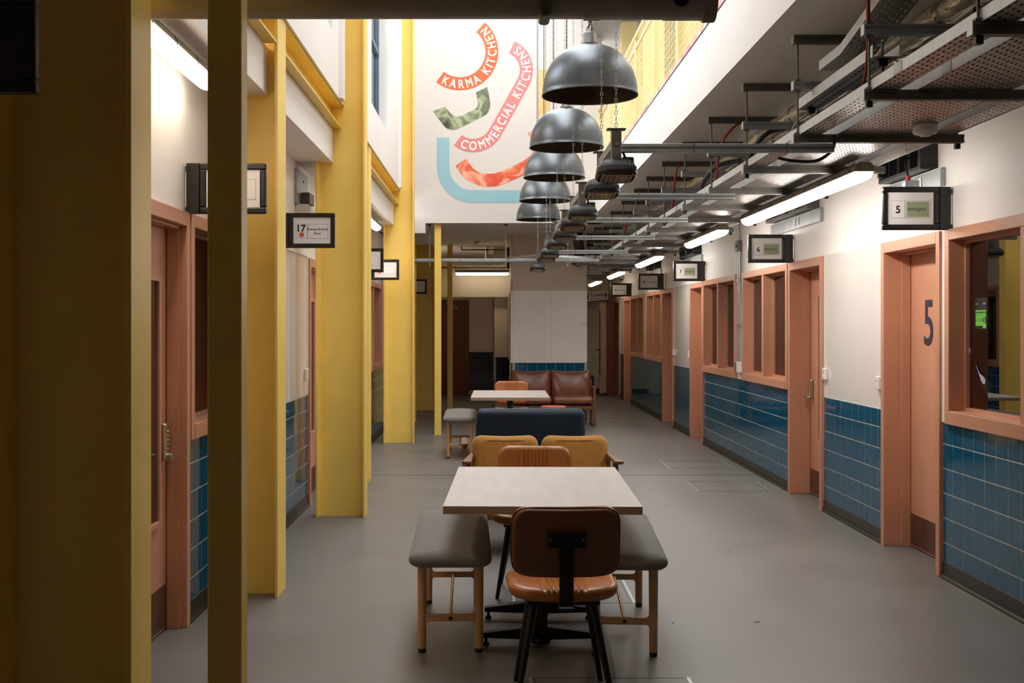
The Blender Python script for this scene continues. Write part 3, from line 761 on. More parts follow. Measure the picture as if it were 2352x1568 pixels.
def lamp(z):
    t = thing('pendant_lamp', 'x', 'lamp')
    R = .293; prof = []
    for i in range(22):
        a = PI / 2 * i / 21; prof.append((.045 + (R - .045) * math.sin(a) ** 1.0, R * 1.02 * math.cos(a) ** .96 if i < 21 else 0))
    outer = prof + [(R + .004, -.004), (R + .003, -.010), (R - .004, -.009)]
    MB().lathe(outer, 56).build('shade', DOME, t)
    inn = [(r * .985 - .001, zz * .985 - .004) for r, zz in prof]
    MB().lathe(inn, 56).build('shade_lining', DOMEIN, t)
    MB().lathe([(0, .30), (.052, .298), (.052, .315), (.040, .325), (.040, .372), (.030, .385), (.012, .39), (0, .39)], 24).build('cap', STEELD, t)
    MB().tube([(-.018, 0, .385), (-.02, 0, .405), (0, 0, .44), (.02, 0, .405), (.018, 0, .385)], .0035, 6).build('hook', STEELD, t)
    MB().lathe([(0, .09), (.03, .10), (.04, .14), (.028, .2), (.02, .27)], 20).build('bulb', PLAST, t)
    c_ = inst('chain', chain_mesh(ROOF_Z - z - .44, STEELD), t, (0, 0, ROOF_Z - z))
    MB().tube([(.012, .01, .39), (.015, .012, 1.2), (.012, .012, 2.2), (.015, .01, ROOF_Z - z)], .004, 6).build('power_cord', BLKW, t)
    return t
LZ = 2.973; l0 = lamp(LZ)
LY = (7.24, 9.35, 11.26, 13.35, 15.7)
LN = ('large steel dome pendant lamp, first of the row beyond the dark pipe', 'steel dome pendant lamp hanging second from the dark pipe', 'steel dome pendant lamp in the middle of the row', 'steel dome pendant lamp, second from the mural wall', 'steel dome pendant lamp hanging nearest to the mural wall')
for i, y in enumerate(LY):
    x = (.608, .60, .605, .615, .63)[i]
    if i == 0: l0.location = (x, y, LZ); tag(l0, LN[0], None, 'steel dome pendants')
    else: dup(l0, (x, y, LZ), i * .7, LN[i], 'steel dome pendants')

# ================================================================== HEATER RAILS AND HEATERS
HX = .607; BARZ = 2.400
def heater():
    t = thing('patio_heater', 'x', 'heater')
    W, D = .097, .107                     # half width (x), half length (y)
    def ring(k, z):
        pts = []
        for i in range(32):
            a = 2 * PI * i / 32; ca, sa = math.cos(a), math.sin(a); e = .62
            pts.append((W * k * math.copysign(abs(ca) ** e, ca), D * k * math.copysign(abs(sa) ** e, sa), z))
        return pts
    levels = [(.90, -.008), (1.0, 0), (1.03, .012), (1.0, .024), (.93, .042), (.80, .058), (.60, .069), (.35, .074), (.02, .075)]
    vs = [p for k, z in levels for p in ring(k, z)]; n = 32
    fs = [(i * n + j, i * n + (j + 1) % n, (i + 1) * n + (j + 1) % n, (i + 1) * n + j) for i in range(len(levels) - 1) for j in range(n)]
    MB().add(vs, fs, True).build('housing', BLACKP, t)
    fm = MB(); NF = 19
    for q in range(NF):
        x = -W * .92 + q * 2 * W * .92 / (NF - 1); poly = []; ex = 2 / .62
        ym = D * max(.05, 1 - (abs(x) / W) ** ex) ** (1 / ex) * .995
        for i in range(15):
            y = -ym + 2 * ym * i / 14; kk = ((abs(x) / W) ** ex + (abs(y) / D) ** ex) ** (1 / ex); zz = .024
            for (ka, za), (kb, zb) in zip(levels[3:-1], levels[4:]):
                if kb <= kk <= ka: zz = za + (zb - za) * (ka - kk) / (ka - kb)
            poly.append((y, zz + .0075))
        poly = [(poly[0][0], .016)] + poly + [(poly[-1][0], .016)]
        fm.prism(poly, x - .0024, x + .0024, lambda u, v, t_: (t_, u, v))
    tag(fm.build('cooling_fins', BLACKP, t), kind='stuff')
    MB().add(ring(.80, -.006) + ring(.55, .03), [(j, (j + 1) % n, n + (j + 1) % n, n + j) for j in range(n)] + [tuple(range(n, 2 * n))], False).build('reflector', BRASS, t)
    MB().tube([(-.065, 0, .012), (.065, 0, .012)], .008, 10).build('element', ELEM, t)
    g = MB()
    for q in range(7): x = -.07 + q * .0233; g.tube([(x, -.082, -.008), (x, .082, -.008)], .0016, 5)
    for q in range(5): y = -.07 + q * .035; g.tube([(-.08, y, -.008), (.08, y, -.008)], .0016, 5)
    tag(g.build('wire_guard', CHROME, t), kind='stuff')
    MB().box(.03, .09, .005, .06, .06, .105).build('junction_box', BLACKP, t, .008)
    MB().box(-.02, .02, -.02, .02, .06, .13).build('yoke', STEELD, t)
    t.rotation_euler = (math.radians(-7), 0, 0)
    return t
h0 = heater()
units = [(5.71, 6.46), (7.83, 8.68), (9.70, 10.8), (12.1, 12.9)]
ORD = ('first', 'second', 'third', 'fourth')
hz = 2.272; first = True
for i, (a, b) in enumerate(units):
    t = thing('heater_rail', f'chain-hung slotted steel rail carrying the {ORD[i]} pair of heaters from the dark pipe', 'rail', (HX, a, BARZ), 0, 'chain-hung heater rails')
    L = b - a
    MB().box(-.02, .02, -.02, L + .02, .02, .06).build('slotted_channel', STEEL, t, .003)
    sl = MB()
    for q in range(int(L / .06)): sl.box(-.0206, -.0199, q * .06, q * .06 + .03, .034, .046)
    tag(sl.build('slot_row', INK, t), kind='stuff')
    for y in (0, L):
        br = MB().box(-.024, .024, y - .024, y + .024, -.05, .10).build('bracket', STEELD, t, .003)
        MB().box(-.045, .045, y - .03, y + .03, .10, .106).build('bracket_plate', STEELD, br)
        MB().tube([(0, y - .026, .03), (0, y - .034, .03)], .012, 6, smooth=False).build('bolt', CHROME, br)
        inst('chain', chain_mesh(ROOF_Z - BARZ - .10), t, (0, y, ROOF_Z - BARZ))
    MB().tube([(.03, 0, .0), (.05, -.01, -.05), (.06, .02, -.06)], .006, 6).build('cable_tail', BLKW, t)
    for y, w_ in ((a, 'near'), (b, 'far')):
        lab = f'black ribbed patio heater on the {w_} end of the {ORD[i]} heater rail'
        if first: h0.location = (HX, y, hz); tag(h0, lab, None, 'black ribbed heaters'); first = False; hh = h0
        else: hh = dup(h0, (HX, y, hz), 0, lab, 'black ribbed heaters')
        hh.rotation_euler = (math.radians(-7 + random.uniform(-3, 3)), 0, random.uniform(-.05, .05))
YE = 15.02
hh = dup(h0, (HX - .01, YE, hz - .01), 0, 'lone black ribbed patio heater hanging just before the mural wall', 'black ribbed heaters'); hh.rotation_euler = (math.radians(-8), .05, .1)
t = thing('heater_drop', 'short chain-hung bracket holding the lone heater', 'bracket', (HX - .01, YE, BARZ))
MB().box(-.022, .022, -.022, .022, -.04, .12).build('bracket', STEELD, t, .003); inst('chain', chain_mesh(ROOF_Z - BARZ - .12), t, (0, 0, ROOF_Z - BARZ))
# cross bars from the heater rails to the tray supports
def crossbar(y, x1, label, x0=HX + .02):
    t = thing('cross_bar', label, 'bar', (x0, y, BARZ + .01), 0, 'steel bars bracing the heater rails')
    MB().box(0, x1 - x0, -.0205, .0205, -.0205, .0205).build('channel', STEEL, t, .003)
    MB().box(0, x1 - x0, -.0212, -.0205, -.006, .006).build('channel_slot', STEELD, t)
    for q in (.35, .8): MB().box(q, q + .006, -.022, .022, -.022, .022).build('clip', STEELD, t)
for i, (y, x1) in enumerate(((5.70, 1.66), (7.83, 1.62), (9.58, 1.60), (11.5, 1.60), (13.7, 1.60))):
    crossbar(y, x1, f'long horizontal steel bar joining heater rails to trays, {("first", "second", "third", "fourth", "fifth")[i]} from the dark pipe')
t = thing('soffit_bar', 'long steel bar hung on rods under the mural wall', 'bar', (-1.2, 16.87, 2.493))
MB().box(0, 2.75, -.0205, .0205, -.0205, .0205).build('channel', STEEL, t, .003)
MB().box(0, 2.75, -.021, .021, -.034, -.022).build('slotted_edge', STEELD, t)
for x in (.315, 1.41, 2.3):
    for dy in (-.0, .12):
        if dy and x > 1: continue
        MB().tube([(x, dy, -.09), (x, dy, SOFB - 2.493)], .0065, 8).build('threaded_rod', STEEL, t)
    MB().box(x - .022, x + .022, -.03, .03, -.055, -.021).build('rod_clamp', STEELD, t)
    MB().box(x - .022, x + .022, -.022, .022, .24, .29).build('rod_coupler', STEELD, t)
    MB().box(x - .022, x + .022, -.03, .06, SOFB - 2.493 - .045, SOFB - 2.493).build('rod_head', BLACK, t)
t = thing('diagonal_brace', 'slanting steel strut from the soffit bar to the lone heater', 'strut', (.23, 16.82, 2.52))
MB().bar((0, 0, 0), (.36, -1.6, -.06), .03, .03).build('strut', STEEL, t)
MB().bar((.40, -1.6, -.06), (1.25, .0, .0), .03, .03).build('strut', STEEL, t)
# ================================================================== CEILING SERVICES (right)
SY = [3.7, 4.77, 5.88, 7.05, 8.18, 9.3, 10.4, 11.45, 12.45, 13.65, 14.9, 16.1, 17.3, 18.5, 19.7, 20.9, 22.1, 23.3]
SX0, SX1 = 1.51, 2.36
def cprof(m, x0, x1, z, y=0):
    h = .0205
    pr = [(-h, -h), (h, -h), (h, -.008), (h - .005, -.006), (h - .005, .006), (h, .008), (h, h), (-h, h), (-h, .008), (-h + .005, .006), (-h + .005, -.006), (-h, -.008)]
    return m.prism(pr, x0, x1, lambda u, v, t_: (t_, y + u, z + v))
def trapeze(y, label):
    t = thing('trapeze_support', label, 'pipe support', (SX0, y, SOF), 0, 'steel trapeze supports under the gallery soffit')
    L = SX1 - SX0; zu, zm, zl = -.0205, 2.749 - SOF, 2.484 - SOF
    cprof(MB(), 0, 1.0, zu).build('upper_channel', STEELD, t)
    cprof(MB(), 0, .62, zm).build('middle_channel', STEEL, t)
    cprof(MB(), 0, L, zl).build('lower_channel', STEELD, t)
    for z, l_ in ((zu, 1.0), (zm, .62), (zl, L)):
        MB().box(-.004, .0, -.022, .022, z - .022, z + .022).build('end_cap', WHITEST, t)
    for x, z0 in ((.022, zl - .05), (L - .03, zl - .05), (.45, zm)):
        MB().tube([(x, -.004, z0), (x, -.004, zu)], .0055, 8).build('threaded_rod', STEELD, t)
        MB().box(x - .012, x + .012, -.016, .010, z0 - .0, z0 + .026).build('nut', BLACK, t)
    for z in (zm + .024, zm - .030, zl + .024): MB().box(.008, .036, -.018, .012, z, z + .007).build('washer', STEELD, t)
    return t
tp = trapeze(SY[0], 'galvanised three-tier trapeze support hung from the gallery soffit')
for y in SY[1:]: dup(tp, (SX0, y, SOF), 0)
TZ = 2.506
def tray(name, x0, x1, y0, y1, z, label, lip=.04, group='perforated cable trays on the trapeze supports'):
    t = thing(name, label, 'cable tray', (x0, y0, z), 0, group); L = y1 - y0; w = x1 - x0
    MB().box(0, w, 0, L, 0, .0018).build('perforated_base', PERF, t)
    for a, b in ((-.0018, 0.0), (w, w + .0018)): MB().box(a, b, 0, L, -.002, lip).build('side_lip', WHITEST, t)
    nb = max(2, int(w / .05))
    for q in range(nb): MB().tube([(w * (q + .5) / nb, .02, .024), (w * (q + .5) / nb, L - .02, .024)], .021, 8).build('added_cables', BLKW, t)  # black cables added above the base so its holes look dark
    for y in [q for q in (1.9, 4.6, 7.2, 10.2, 13.4) if q < L]: MB().box(-.004, .0, y, y + .09, .0, lip).build('splice_plate', STEEL, t)
    return t
tray('cable_tray', 1.54, 1.645, 2.5, 23.5, TZ, 'narrow perforated cable tray on the hall side of the supports')
tray('cable_tray', 1.725, 2.105, 2.5, 23.5, TZ, 'wide perforated cable tray in the middle of the supports')
tray('cable_tray', 2.185, 2.31, 2.5, 23.5, TZ, 'slim perforated cable tray nearest the kitchen wall')
# short channel and the bent riser tray
t = thing('slotted_channel', 'short slotted channel hung below the middle tier', 'channel', (1.66, 4.94, 2.70))
MB().box(-.055, .055, 0, 1.23, -.02, -.018).build('base', STEEL, t); MB().box(-.057, -.055, 0, 1.23, -.02, .03).build('side_lip', WHITEST, t); MB().box(.055, .057, 0, 1.23, -.02, .03).build('side_lip', WHITEST, t)
sl = MB()
for q in range(20): sl.box(-.03, -.015, .03 + q * .06, .06 + q * .06, -.0206, -.0199); sl.box(.015, .03, .03 + q * .06, .06 + q * .06, -.0206, -.0199)
tag(sl.build('slot_row', INK, t), kind='stuff')
for y in (.05, 1.16): MB().tube([(0, y, -.06), (0, y, .05)], .006, 8).build('threaded_rod', STEELD, t); MB().box(-.018, .018, y - .018, y + .018, -.05, -.02).build('nut', BLACK, t)
t = thing('riser_tray', 'bent perforated tray climbing over the middle tier near the dark pipe', 'cable tray', (1.62, 3.7, 2.80))
pts = [(0, 3.0 - 0), (2.0, 0)]
prof = [(0.0, .115), (1.15, .115), (1.75, .01), (2.1, .01)]
for (ya, za), (yb, zb) in zip(prof[:-1], prof[1:]):
    MB().add([(0, ya, za), (.16, ya, za), (.16, yb, zb), (0, yb, zb), (0, ya, za - .002), (.16, ya, za - .002), (.16, yb, zb - .002), (0, yb, zb - .002)],
             [(0, 1, 2, 3), (4, 7, 6, 5), (0, 4, 5, 1), (2, 6, 7, 3), (1, 5, 6, 2), (0, 3, 7, 4)]).build('perforated_base', PERF, t)
    for x in (-.002, .16):
        MB().add([(x, ya, za - .002), (x + .002, ya, za - .002), (x + .002, yb, zb - .002), (x, yb, zb - .002), (x, ya, za + .045), (x + .002, ya, za + .045), (x + .002, yb, zb + .045), (x, yb, zb + .045)],
                 [(0, 3, 2, 1), (4, 5, 6, 7), (0, 1, 5, 4), (1, 2, 6, 5), (2, 3, 7, 6), (3, 0, 4, 7)]).build('side_lip', WHITEST, t)
# foil lagged pipes
for x, r, z, lab in ((1.90, .055, 2.865, 'thicker foil-lagged pipe above the trays'), (2.06, .042, 2.85, 'thinner foil-lagged pipe above the trays')):
    t = thing('lagged_pipe', lab, 'pipe', (x, 3.7, z), 0, 'foil-lagged pipes under the gallery')
    n = 120; pts = []; rs = []
    for i in range(n + 1):
        y = 17.5 * i / n; pts.append((.006 * math.sin(i * 1.7), y, .005 * math.sin(i * 2.3))); rs.append(r * (1 + .05 * math.sin(i * 3.1) + .03 * math.sin(i * 7.7)))
    MB().tube(pts, rs, 18).build('foil_lagging', FOIL, t)
    for q in range(7): MB().lathe([(r * 1.12, -.015), (r * 1.14, 0), (r * 1.12, .015)], 18).xf(Matrix.Translation((0, 1.2 + q * 2.4, 0)) @ Matrix.Rotation(PI / 2, 4, 'X')).build('band', CHROME, t)
t = thing('lagged_branch', 'short foil-lagged branch joining the two pipes', 'pipe', (1.93, 5.55, 2.80)); MB().tube([(0, 0, 0), (.12, .1, .03)], .04, 16).build('foil_lagging', FOIL, t)
# cables
def cable(name, pts, r, mat, label, group='loose cables on the ceiling services'):
    o = MB().tube(arcpts(pts, 8), r, 8).build(name, mat); tag(o, label, 'cable', group); return o
cable('red_cable', [(1.53, 4.75, 3.0 - .03), (1.525, 4.76, 2.85), (1.53, 4.78, 2.68), (1.56, 4.9, 2.60), (1.60, 5.1, 2.54)], .006, REDW, 'red cable looping past the support at the bent riser tray')
cable('red_cable', [(1.545, 4.79, 3.0 - .03), (1.54, 4.80, 2.80), (1.55, 4.84, 2.66), (1.61, 5.0, 2.55)], .005, REDW, 'thin red cable beside the one at the riser tray')
cable('red_cable', [(1.78, 8.15, 2.965), (1.70, 8.15, 2.94), (1.615, 8.18, 2.84), (1.585, 8.2, 2.70), (1.58, 8.25, 2.545)], .008, REDW, 'red cable arching from a capped channel down to the tray')
cable('red_cable', [(1.60, 10.0, 2.93), (1.575, 10.0, 2.86), (1.56, 10.05, 2.7), (1.56, 10.1, 2.545)], .009, REDW, 'red cable dropping to the tray beside the second cross bar')
cable('red_cable', [(1.66, 14.0, 2.86), (1.62, 14.0, 2.78), (1.57, 14.05, 2.6), (1.55, 14.1, 2.55)], .012, REDW, 'short red cable far along the trays')
cable('black_cable', [(1.98, 7.6, 2.83), (1.80, 7.55, 2.80), (1.70, 7.6, 2.70), (1.68, 7.7, 2.55)], .016, BLKW, 'thick black cable bending down beside the foil pipe')
cable('black_cable', [(1.90, 8.9, 2.80), (1.72, 8.85, 2.76), (1.62, 8.9, 2.66), (1.60, 9.0, 2.545)], .017, M('slate_cable', '#3B4146', .5), 'thick slate cable bending down behind the red cable')
cable('black_cable', [(1.40, 5.74, 2.37), (1.48, 5.74, 2.355), (1.60, 5.76, 2.36), (1.68, 5.78, 2.42), (1.69, 5.8, 2.49)], .008, BLKW, 'black cable sagging under the first cross bar')
cable('grey_cable', [(1.66, 6.17, 2.66), (1.61, 6.2, 2.62), (1.59, 6.25, 2.56), (1.60, 6.3, 2.52)], .006, GRYW, 'pale grey cable leaving the slotted channel')
# smoke detectors
def detector(loc, label):
    t = thing('smoke_detector', label, 'smoke detector', loc, 0, 'white smoke detectors')
    MB().lathe([(0, .0), (.055, 0), (.055, -.012), (.05, -.014)], 28).build('base', PLAST, t)
    MB().lathe([(.056, -.014), (.057, -.035), (.050, -.045), (.028, -.047), (.024, -.056), (0, -.057)], 28).build('sensor_head', PLAST, t)
    return t
detector((2.06, 5.58, TZ - .0005), 'white round smoke detector under the wide perforated tray')
detector((1.62, 12.9, SOF), 'white smoke detector on the soffit between distant supports')
detector((-.25, 20.5, SOFB), 'white smoke detector on the soffit of the far left recess')
# ---- fluorescent battens
def batten(loc, L, label, rz=0, hang=.08, tube=TUBE):
    t = thing('fluorescent_batten', label, 'light', loc, rz, 'fluorescent battens')
    pr = [(-.062, 0), (-.05, .035), (-.03, .055), (.03, .055), (.05, .035), (.062, 0)]
    MB().prism(pr, 0, L, lambda u, v, t_: (u, t_, v)).build('housing', GREYP, t, .004)
    m = MB(); n = 10; rows = []
    for y, k in ((0.01, .72), (.03, .95), (.06, 1), (L - .06, 1), (L - .03, .95), (L - .01, .72)):
        rows.append([(.056 * k * math.cos(PI * i / n), y, -.048 * k * math.sin(PI * i / n) - .0005) for i in range(n + 1)])
    vs = [p for r_ in rows for p in r_]; q = n + 1
    fs = [(i * q + j, i * q + j + 1, (i + 1) * q + j + 1, (i + 1) * q + j) for i in range(len(rows) - 1) for j in range(n)] + [tuple(range(q)), tuple(range((len(rows) - 1) * q, len(rows) * q))]
    m.add(vs, fs, True).build('diffuser', tube, t)
    k = max(3, int(L / .3))
    for i in range(k):
        y = .1 + (L - .2) * i / (k - 1)
        for s in (-1, 1): MB().tube([(s * .045, y, .038), (s * .066, y, .006), (s * .062, y, -.012)], .003, 5).build('clip', STEELD, t)
    for y in (.2, L - .2):
        MB().tube([(-.03, y, .055), (0, y, .055 + hang * .6), (.03, y, .055)], .003, 5).build('hanger', STEEL, t)
        MB().tube([(0, y, .055 + hang * .6), (0, y, .055 + hang)], .003, 5).build('hanger_wire', STEEL, t)
    return t
FX = 2.11; FZ = 2.42
for y0, y1, lab in ((6.63, 9.70, 'long lit fluorescent batten under the trays near sign 5'), (10.68, 12.55, 'lit fluorescent batten beyond sign 6 and the conduits'), (14.7, 16.8, 'lit fluorescent batten just beyond the farthest lexington sign'), (18.9, 20.9, 'lit fluorescent batten between the two Tacos Padre signs'), (22.9, 24.9, 'farthest lit fluorescent batten, above the toilets sign')):
    batten((FX, y0, FZ), y1 - y0, lab, 0, TZ - FZ - .055, TUBE if y0 < 16 else TUBED)
for y0, y1, lab in ((3.95, 6.05, 'lit fluorescent batten above the door behind the near column'), (13.1, 14.95, 'lit fluorescent batten behind the tall column at the mural'), (21.75, 23.7, 'lit fluorescent batten in the far left recess by the yellow column')):
    batten((-1.45, y0, 2.80), y1 - y0, lab, 0, .02 if y0 < 20 else SOFB - 2.855, TUBED)
batten((.335, 21.7, 2.53), 1.0, 'lit fluorescent batten across the bulkhead left of the pier', PI / 2, .1, TUBEW)
# ---- far-left recess pipework
t = thing('recess_pipes', 'silver pipes above the bulkhead of the left recess', 'pipework', (-1.5, 21.9, 2.68))
MB().tube([(0, 0, .02), (1.78, 0, .02)], .05, 14).build('lagged_pipe', FOIL, t); MB().tube([(0, .1, -.02), (1.78, .1, -.02)], .035, 12).build('bare_pipe', STEELD, t)
MB().tube([(1.42, 0, .02), (1.42, 0, SOFB - 2.68)], .03, 12).build('riser', FOIL, t); MB().tube([(.95, -.1, .28), (1.8, -.1, .28)], .012, 8).build('conduit', STEELD, t)
MB().tube([(.95, -.1, .28), (.95, -.1, SOFB - 2.68)], .012, 8).build('conduit_drop', STEELD, t)
# flexible duct beside the pier
t = thing('flexible_duct', 'ribbed silver duct bending down beside the pier', 'duct', (1.35, 18.2, 2.6))
pts = arcpts([(0, .2, .4), (0, .1, .30), (.02, 0, .1), (-.03, -.02, -.12)], 10); MB().tube(pts, [.075 + (.006 if i % 2 else 0) for i in range(len(pts))], 18).build('ribbed_hose', STEELD, t)

# ================================================================== DARK PIPE OVERHEAD
t = thing('soil_pipe', 'dark grey plastic pipe crossing overhead with ribbed end cap', 'pipe', (-1.0, 3.68, 2.566))
def ringx(x0, x1, r, name, mat, n=40): return MB().tube([(x0, 0, 0), (x1, 0, 0)], r, n).build(name, mat, t)
ringx(-.4, 1.59, .055, 'pipe_run', PIPE); ringx(1.29, 1.34, .060, 'coupler', PIPE); ringx(1.34, 1.60, .0575, 'access_tee', PIPE); ringx(1.54, 1.66, .060, 'socket', PIPE)
cap = ringx(1.66, 1.70, .064, 'end_cap', PIPE)
rb = MB()
for q in range(48): a = 2 * PI * q / 48; rb.tube([(1.662, .064 * math.cos(a), .064 * math.sin(a)), (1.698, .064 * math.cos(a), .064 * math.sin(a))], .0022, 5)
tag(rb.build('cap_ribs', PIPE, cap), kind='stuff')
MB().tube([(1.585, -.03, -.004), (1.585, -.064, -.008)], .031, 28).build('access_plug', PIPE, t); MB().tube([(1.585, -.064, -.008), (1.585, -.068, -.0085)], [.026, .024], 28).build('plug_face', BLACKP, t)
br = MB().box(1.15, 1.185, -.062, .062, -.062, .062).build('pipe_clip', STEELD, t, .01); MB().tube([(1.167, 0, .06), (1.167, 0, SOF - 2.566)], .006, 8).build('clip_rod', STEELD, br)
for x in (.3,): MB().tube([(x, 0, .05), (x, 0, SOF - 2.566)], .006, 8).build('clip_rod', STEELD, t)

# ================================================================== PROJECTING SIGNS
def sign(y, s, num, word, logo, label, z0=2.13, green=False, blank=False):
    # s = 1: right wall (arm on the right), s = -1: left wall
    xw = XR if s > 0 else XL; W = .345; H = .262; hx = W / 2
    cx = xw - s * (.07 + hx)
    t = thing('projecting_sign', label, 'sign', (cx, y, z0), 0, 'black framed signs on the kitchen walls')
    fw = .034
    for a in ((-hx, hx, 0, fw), (-hx, hx, H - fw, H), (-hx, -hx + fw, fw, H - fw), (hx - fw, hx, fw, H - fw)):
        MB().box(a[0], a[1], -.016, .016, a[2], a[3]).build('frame_side', FRAMEB, t, .007, 2)
    MB().box(-hx + .004, hx - .004, -.004, .014, .004, H - .004).build('backing', FRAMEB, t)
    MB().box(-hx + fw - .002, hx - fw + .002, -.006, -.004, fw - .002, H - fw + .002).build('paper', FRAMEB if blank else PAPER, t)
    ar = MB().box(s * hx, s * (hx + .068), -.018, .018, .0, H).build('wall_arm', FRAMEB, t, .003)
    for z in (.02, H - .03): MB().box(s * (hx + .05), s * (hx + .07), -.024, .024, z - .014, z + .014).build('hinge_tab', FRAMEB, ar)
    if not blank:
        yy = -.0068; lw = .0011; z1, z2 = H * .28, H * .68; xm = -.035; xa, xb = -.118, .118
        ln = MB()
        for a in ((xa, xm), (xm + .006, xb)):
            for zz in (z1, z2): ln.box(a[0], a[1], yy, -.006, zz - lw / 2, zz + lw / 2)
            for xx in a: ln.box(xx - lw / 2, xx + lw / 2, yy, -.006, z1, z2)
        ln.build('printed_rules', INK, t)
        R = (PI / 2, 0, 0)
        if logo:
            text('sign_number', num, .072, t, INK, ((xa + xm) / 2, yy - .0002, H * .56), R, .03)
            MB().tube([((xa + xm) / 2, -.006, H * .375), ((xa + xm) / 2, yy, H * .375)], .019 if num != '.' else .03, 28, smooth=False).build('red_dot', REDC, t)
            pts = [((xa + xm) / 2 + .0165 * math.cos(math.radians(200 + 14 * i)), yy - .0003, H * .375 + .0165 * math.sin(math.radians(200 + 14 * i))) for i in range(11)]
            MB().tube(pts, .0022, 4).build('dot_lettering', PAPER, t)
        else: text('sign_number', num, .062, t, INK, ((xa + xm) / 2, yy - .0002, H * .475), R, .025)
        if green: MB().box(xm + .012, xb - .006, yy, -.006, z1 + .006, z2 - .006).build('green_block', SAGE, t)
        wl_ = word.split('|')
        for i, wd_ in enumerate(wl_):
            sz = .031 if not logo else .025
            text('sign_wording', wd_, sz, t, M('print_grey_' + str(i) + num, '#4A5145' if green else '#3A3536', .6), ((xm + xb) / 2 + (.0 if not green else -.004), yy - .0003, H * .48 + (len(wl_) - 1) * .016 - i * .032), R, .016)
    return t
sign(7.13, 1, '5', 'lexington', False, 'black framed sign numbered 5 with green block reading lexington', green=True)
sign(10.85, 1, '6', 'lexington', False, 'black framed sign numbered 6 with green block', green=True)
sign(15.3, 1, '7', 'lexington', False, 'black framed sign numbered 7 with green block and loose cables above', green=True)
sign(18.95, 1, '8', 'Tacos Padre', False, 'black framed sign numbered 8 reading Tacos Padre')
sign(23.3, 1, '9', 'Tacos Padre', False, 'black framed sign numbered 9 beside the toilets sign')
sign(6.1, -1, '18', ' ', True, 'black framed sign with red dot partly hidden by the slim dark post')
sign(8.78, -1, '17', 'Korean Kimchi|Bowl', True, 'black framed sign numbered 17 reading Korean Kimchi Bowl')
sign(12.75, -1, '16', ' ', False, 'black framed sign edge peeping out behind the tall column')
sign(14.9, -1, '15', ' ', True, 'black framed sign with large orange dot between the columns')
sign(21.3, -1, '14', ' ', True, 'small black framed sign on the shaded yellow column')
sign(3.02, -1, '19', ' ', False, 'black framed sign beside the massive shaded column', z0=2.145, blank=True)
# toilets sign
t = thing('toilets_sign', 'white hanging sign reading Toilets with arrow and two figures', 'sign', (2.045, 22.7, 2.045)); t.rotation_euler = (0, math.radians(-5), 0)
MB().box(-.215, .215, -.006, .006, 0, .17).build('panel', PAPER, t)
text('wording', 'Toilets', .10, t, INK, (0, -.0075, .105), (PI / 2, 0, 0), .012)
ar = MB().box(-.1, .12, -.0085, -.006, .028, .036); ar.prism([(-.12, .032), (-.085, .05), (-.085, .014)], -.0085, -.006, lambda u, v, t_: (u, t_, v)); ar.build('arrow', INK, t)
for x in (-.175, .175):
    f = MB().tube([(x, -.006, .13), (x, -.0085, .13)], .013, 14, smooth=False)
    f.prism([(x - .022, .112), (x + .022, .112), (x + .024, .07), (x + .012, .07), (x + .012, .025), (x - .012, .025), (x - .012, .07), (x - .024, .07)], -.0085, -.006, lambda u, v, t_: (u, t_, v))
    f.build('figure', INK, t)
for x in (-.15, .15): MB().tube([(x, 0, .165), (x, 0, SOF - 2.08)], .002, 5).build('hanging_wire', STEEL, t)

# ================================================================== WALL FITTINGS
def vent(y0, y1, z0, z1, label, dark=True):
    t = thing('wall_vent', label, 'vent', (XR + .009, (y0 + y1) / 2, z0), 0, 'vents high on the right wall'); h = (y1 - y0) / 2; H = z1 - z0
    mm = BLACKP if dark else STEELD
    for a in ((-h, h, 0, .025), (-h, h, H - .025, H), (-h, -h + .05, .025, H - .025), (h - .03, h, .025, H - .025)): MB().box(-.11, 0, a[0], a[1], a[2], a[3]).build('vent_frame', mm, t, .003)
    MB().box(-.02, 0, -h + .05, h - .03, .025, H - .025).build('vent_back', INK if dark else STEELD, t)
    for q in range(4): y = -h + .1 + q * (2 * h - .2) / 3; MB().box(-.07, -.02, y, y + .008, .025, H - .025).build('louvre', mm, t)
    MB().box(-.03, 0, -h - .12, h + .12, -.12, -.01).build('trunking', STEEL, t, .003)
    MB().box(-.034, -.03, -h - .12, h + .12, -.012, -.006).build('trunking_lip', WHITEST, t)
    for q in (-.18, -.05): MB().box(-.036, -.03, q - .03, q + .02, -.09, -.03).build('outlet_plate', PLAST, t)
    return t
vent(7.35, 8.15, 2.53, 2.73, 'black louvred wall vent above sign 5')
vent(10.0, 11.5, 2.55, 2.75, 'grey louvred wall vent above sign 6', False)
vent(15.6, 16.8, 2.50, 2.72, 'dark wall vent above sign 7'); vent(19.3, 20.4, 2.5, 2.7, 'dark wall vent beyond sign 8')
def loops(y, x, z, label):
    o = MB()
    for k in range(3):
        pts = [(x + .05 * math.cos(2 * PI * i / 14 + k), y + .02 * k, z + (.06 + .012 * k) * math.sin(2 * PI * i / 14 + k)) for i in range(15)]; o.tube(pts, .006, 6)
    o.tube([(x, y, z + .06), (x + .1, y, z + .14), (XR, y, z + .16)], .006, 6)
    tag(o.build('cable_coil', BLKW), label, 'cable', 'coiled cables above the signs')
loops(15.45, 2.52, 2.50, 'coiled black cable above the lexington sign nearest the leather sofa'); loops(18.8, 2.56, 2.52, 'coiled black cable above the nearer Tacos Padre sign'); loops(23.1, 2.56, 2.52, 'coiled black cable above the sign next to the toilets sign')
t = thing('cable_entry', 'black cable with red gland dropping to sign 5', 'cable', (2.62, 7.3, 2.42))
